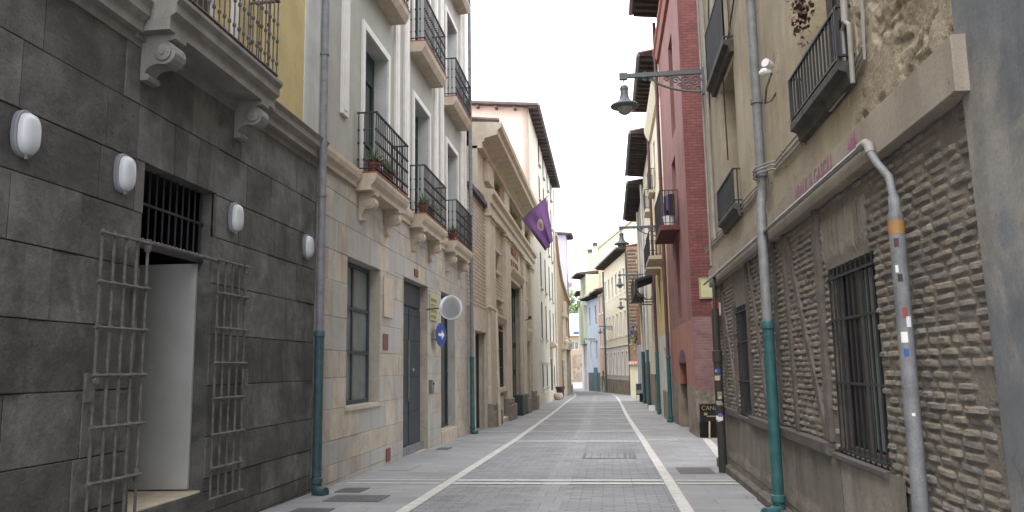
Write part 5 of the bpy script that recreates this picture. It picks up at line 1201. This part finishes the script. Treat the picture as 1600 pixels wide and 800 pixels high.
for h in ((.5, 1.3, 7.9, 9.9), (2.5, 3.3, 7.9, 9.9), (.5, 1.3, 4.0, 6), (2.5, 3.3, 4.0, 6)):
    b = MB()
    for (a, c_, d, e) in ((h[0] - .25, h[0], h[2] - .2, h[3] + .2), (h[1], h[1] + .25, h[2] - .2, h[3] + .2), (h[0], h[1], h[3], h[3] + .2), (h[0], h[1], h[2] - .2, h[2])): b.box(OF, a, c_, .001, .05, d, e)
    b.build('window_surround', M['white_trim'], orn)
b = MB(); b.box(W, -.9, 1.5, 93, 97, 10.2, 13.2); b.build('attic', M['orange'], orn); b = MB(); b.box(W, -.6, -.2, 92.9, 92.99, 10.6, 12.6); b.build('attic_window', M['white_trim'], orn)
BF = Fr(-1.1, 94, -1.5, 6, -1)
blu = rowhouse('blue_house', 'light blue house at the bend with dark plinth', 0, 6.18, [(-1.4, 'door_dark'), (1.0, 'blue')], 10.0, [(.8, 1.6, 6.8, 9), (4.0, 4.8, 6.8, 9), (.8, 1.6, 2.6, 4.8), (4.0, 4.8, 2.6, 4.8)], None, 1.0, (), 'brown_soffit', BF, 'white_trim', depth=7)
b = MB(); b.box(BF, 1.2, 3.0, .031, .06, -1.3, 1.6); b.build('shop_shutter', M['teal'], blu)
GF = Fr(-2.6, 100, -.95, 5.5, -1)
grn = rowhouse('green_house', 'pale green house with two chimneys at the end of the right row', 0, 5.6, [(-1.4, 'pale_grey'), (4.5, 'green')], 13.4, [(.6, 1.4, 1.5, 4.0), (2.6, 3.4, 1.5, 4.0), (1, 1.8, 6, 8), (3.4, 4.2, 6, 8), (1, 1.8, 10, 12)], None, 1.1, (), 'brown_soffit', GF, 'white_trim', depth=8, rise=1.2)
b = MB(); b.box(GF, 0.1, 5.5, .001, .35, 4.6, 9.5); b.build('bay', M['green'], grn)
for (x, z1) in ((-2.42, 16.9), (-1.68, 17.8)):
    b = MB(); b.box(W, x, x + .65, 105, 105.8, 13, z1); c_ = b.build('chimney', M['green'], grn); b = MB(); b.box(W, x - .03, x + .68, 104.9, 105.9, z1, z1 + .45); b.build('chimney_cap', M['soffit'], c_)
gab = thing('lime_gable_house', 'tall pale lime gable wall rising behind the bend houses', 'building', (2, 108, 0))
b = MB(); FG = Fr(0, 107, 1, 0, 1); b.plate(FG, [(-1.3, -1.3), (12, -1.3), (12, 23), (6, 23.0), (-1.3, 17.4)], -10, 0); b.build('wall', M['lime_wall'], gab)
b = MB(); b.plate(FG, [(-1.6, 17.25), (6, 23.1), (12, 23.1), (12, 23.4), (6, 23.4), (-1.6, 17.55)], -10.2, .3); b.build('roof', M['tile'], gab)
lh = thing('lime_house', 'lower lime wall with small windows between green and orange houses', 'building', (-1.2, 104, 0))
b = MB(); FG2 = Fr(0, 104.5, 1, 0, 1); b.plate(FG2, [(-2.4, -1.3), (3, -1.3), (3, 17), (-.3, 15.6), (-2.4, 14.2)], -2, 0); b.build('wall', M['lime_wall'], lh)
window(lh, FG2, -1.4, -.7, 11.0, 12.4, .01, M['grey_trim'], M['frosted'], 1)
ph = thing('pale_house', 'pale narrow house seen past the green house', 'building', (-4.2, 116, 0))
b = MB(); FP = Fr(-3.4, 110, -.5, 6, -1); facade(b, FP, 0, 6, -1.4, 12.2, [], n=0); shell(b, FP, 0, 6, -6, -.4, -1.4, 12.2); b.build('wall', M['cream'], ph); eave_roof(ph, FP, 0, 6, 12.2, .9, -6, 1, M['brown_soffit'], .8)
b = MB(); b.box(FP, 1, 2.4, .001, .1, -1.3, 2.0); b.build('shopfront', M['iron'], ph)

# far end of the street
fw_ = thing('far_building', 'tan building with white roof closing the street', 'building', (-7, 160, -1))
FF = Fr(0, 160, 1, 0, 1)
b = MB(); facade(b, FF, -20, 6, -1.6, 8.0, [(-7.6, -6.0, 5.2, 6.8, .15)], n=0, thick=10); b.build('wall', M['brick_tan'], fw_)
window(fw_, FF, -7.6, -6.0, 5.2, 6.8, -.15, M['sign_white'], M['frosted'], 1)
b = MB(); b.box(FF, -7.3, -4.9, .001, .05, -1.4, 4.2); b.build('brick_panel', M['base_stone'], fw_)
b = MB(); b.prism(FF, [(.4, 8.0), (.4, 8.3), (-8, 13), (-8, 8)], -20.3, 6.3); b.build('roof', M['white_roof'], fw_)
b = MB(); b.box(FF, -7.0, -5.2, .42, .5, 8.35, 8.9); b.build('gutter_rail', M['blue_sign'], fw_)
tw = thing('tower_block', 'distant white tower block above the tree', 'building', (-12, 262, 0))
b = MB(); b.box(W, -18, -11.6, 262, 275, -1, 33); b.build('wall', M['pale_far'], tw)
for i in range(9):
    b = MB(); b.box(W, -12.9, -11.4, 261.3, 261.99, 4 + i * 3.1, 5.0 + i * 3.1); b.build('balcony', M['grey_trim'], tw)
def tree(x, y, z0, h, rc, label, seed, n=2600, ls=.34):
    rg = random.Random(seed); t = thing('tree', label, 'tree', (x, y, z0))
    m_ = MB(); m_.tube([(x, y, z0), (x + .1, y, z0 + h * .3), (x, y, z0 + h * .7)], [.35, .28, .12], 9)
    lobes = []
    for _ in range(15):
        a = rg.uniform(0, 6.28); rr = rc * rg.uniform(.2, .75); zz_ = z0 + h * rg.uniform(.45, .9); lobes.append((x + math.cos(a) * rr, y + math.sin(a) * rr, zz_, rc * rg.uniform(.3, .5)))
        m_.tube([(x, y, z0 + h * .35), ((x + lobes[-1][0]) / 2, (y + lobes[-1][1]) / 2, zz_ - 1), lobes[-1][:3]], [.14, .09, .04], 6)
    m_.build('trunk', M['bark'], t)
    m_ = MB()
    for _ in range(n):
        lx, ly, lz, lr = rg.choice(lobes); d = Vector((rg.gauss(0, 1), rg.gauss(0, 1), rg.gauss(0, 1))).normalized() * lr * rg.uniform(.55, 1.08)
        c0 = Vector((lx, ly, lz)) + d; a_ = Vector((rg.gauss(0, 1), rg.gauss(0, 1), rg.gauss(0, 1))).normalized(); b_ = a_.orthogonal().normalized()
        r_ = ls * rg.uniform(.6, 1.2); m_.add([tuple(c0 + a_ * r_), tuple(c0 + b_ * r_ * .6), tuple(c0 - a_ * r_), tuple(c0 - b_ * r_ * .6)], [(0, 1, 2, 3)], 0, rg.random())
    m_.build('crown', M['tree_leaf'], t)
tree(-6.3, 176, -1, 20.5, 4.6, 'green leafy tree rising behind the white roof', 4)
tree(-13.5, 180, -1, 18, 4.8, 'partly hidden tree behind the church side', 8)
# parked white car behind the corner
t = thing('parked_car', 'white car with red tail lamp half hidden behind the church corner', 'car', (-6.2, 112, zg(112)))
zc = zg(112)
prof = [(109.6, .35), (109.6, .85), (109.75, 1.0), (110.2, 1.45), (112.2, 1.5), (113.1, 1.0), (113.9, .9), (114.0, .35)]
b = MB(); FK = Fr(0, 0, 0, 1, 1); b.plate(FK, [(u, z + zc) for u, z in prof], -6.95, -5.25); b.build('body', M['car_white'], t)
b = MB(); b.plate(FK, [(110.0, 1.05 + zc), (110.3, 1.4 + zc), (112.1, 1.44 + zc), (112.8, 1.05 + zc)], -6.96, -5.24); b.box(FK, 109.7, 110.0, -6.8, -5.4, zc + 1.05, zc + 1.1); b.build('windows', M['glass'], t)
for u in (110.4, 113.1):
    for x in (-6.9, -5.3):
        b = MB(); b.lathe((x - .1, u, zc + .31), [(.31, 0), (.31, .2)], 16, axis=(1, 0, 0)); wj = b.build('wheel', M['rubber'], t); b = MB(); b.lathe((x - .11, u, zc + .31), [(.18, 0), (.18, .22)], 12, axis=(1, 0, 0)); b.build('rim', M['steel'], wj)
for x in (-6.8, -5.5):
    b = MB(); b.box(W, x, x + .2, 109.57, 109.598, zc + .75, zc + .95); b.build('tail_light', M['red_box'], t)

# ================================================================== street lamps on wall brackets
def street_lamp(x, y, z, arm, label, ornate=True):
    t = thing('street_lamp', label, 'street lamp', (x, y, z), 'bracket street lamps on the right walls')
    b = MB(); s_ = 14 if ornate else 8
    e = x - arm
    b.box(W, e - .05, x, y - .035, y + .035, z, z + .085); b.box(W, e - .09, e + .07, y - .05, y + .05, z - .03, z + .1)
    b.box(W, x - arm * .75, x - arm * .72, y - .045, y + .045, z - .01, z + .1); b.box(W, x - arm * .45, x - arm * .42, y - .045, y + .045, z - .01, z + .1)
    b.box(W, x - .05, x + .0, y - .06, y + .06, z - .42, z + .12)
    b.build('arm', M['lamp_metal'], t)
    b = MB()
    # sweeping brace and scrolls
    N2 = 16; pts = []
    for k in range(N2 + 1):
        q = k / N2; pts.append((x - .04 - arm * .62 * q, y, z - .34 * math.cos(q * math.pi / 2) ** .6 * (1 - .0 * q) - .02))
    b.tube(pts, .023, 6)
    def spiral(cx, cz, r0, turns, sg, th=.018):
        b.tube([(cx + sg * math.cos(a_) * r0 * (1 - a_ / (turns * 6.6)), y, cz + math.sin(a_) * r0 * (1 - a_ / (turns * 6.6))) for a_ in [i * .35 for i in range(int(turns * 6.283 / .35))]], th, 5)
    for (dx, dzz, r0, tn, sg) in ((.17, -.14, .11, 1.6, 1), (.36, -.11, .09, 1.5, -1), (.12, -.30, .07, 1.3, -1), (.55, -.10, .08, 1.5, 1), (.30, -.26, .06, 1.2, 1), (.46, -.20, .05, 1.2, -1), (.72, -.07, .055, 1.3, -1), (1.02, -.06, .05, 1.3, 1), (1.14, -.05, .04, 1.2, -1)):
        if dx < arm * .8: spiral(x - dx, z + dzz, r0, tn, sg)
    b.build('scroll_bracket', M['lamp_metal'], t)
    b = MB(); b.tube([(e, y, z - .03), (e, y, z - .16)], .014, 6); b.build('stem', M['lamp_metal'], t)
    zz_ = z - .14
    b = MB(); b.lathe((e, y, zz_), [(.02, 0), (.07, -.02), (.085, -.06), (.085, -.10), (.075, -.11), (.085, -.22), (.105, -.29), (.16, -.35), (.26, -.40), (.285, -.43), (.275, -.45), (.16, -.47), (.155, -.45), (.06, -.3)], 24); b.build('shade', M['lamp_metal'], t, smooth=True)
    b = MB(); b.lathe((e, y, zz_), [(.155, -.46), (.15, -.50), (.12, -.56), (.06, -.60), (.01, -.61)], 20); b.build('globe', M['lamp_globe'], t, smooth=True)
    return t
street_lamp(2.02, 15.1, 7.26, 1.55, 'bell shaded bracket lamp nearest the camera against the sky')
street_lamp(2.38, 29.3, 6.72, 1.77, 'second bell lamp, just past the red building balcony')
street_lamp(2.38, 48.0, 7.1, 1.58, 'third bell lamp, before the cream house windows')
street_lamp(2.38, 59.3, 6.6, 1.37, 'fourth and smallest bell lamp, above the climbing plant')
street_lamp(CF.p(10, 0, 0)[0], CF.p(10, 0, 0)[1], 5.9, 1.3, 'farthest bell lamp, on the cream corner house')
street_lamp(BF.p(2, 0, 0)[0], BF.p(2, 0, 0)[1], 5.0, 1.3, 'lamp bracket on the light blue house')
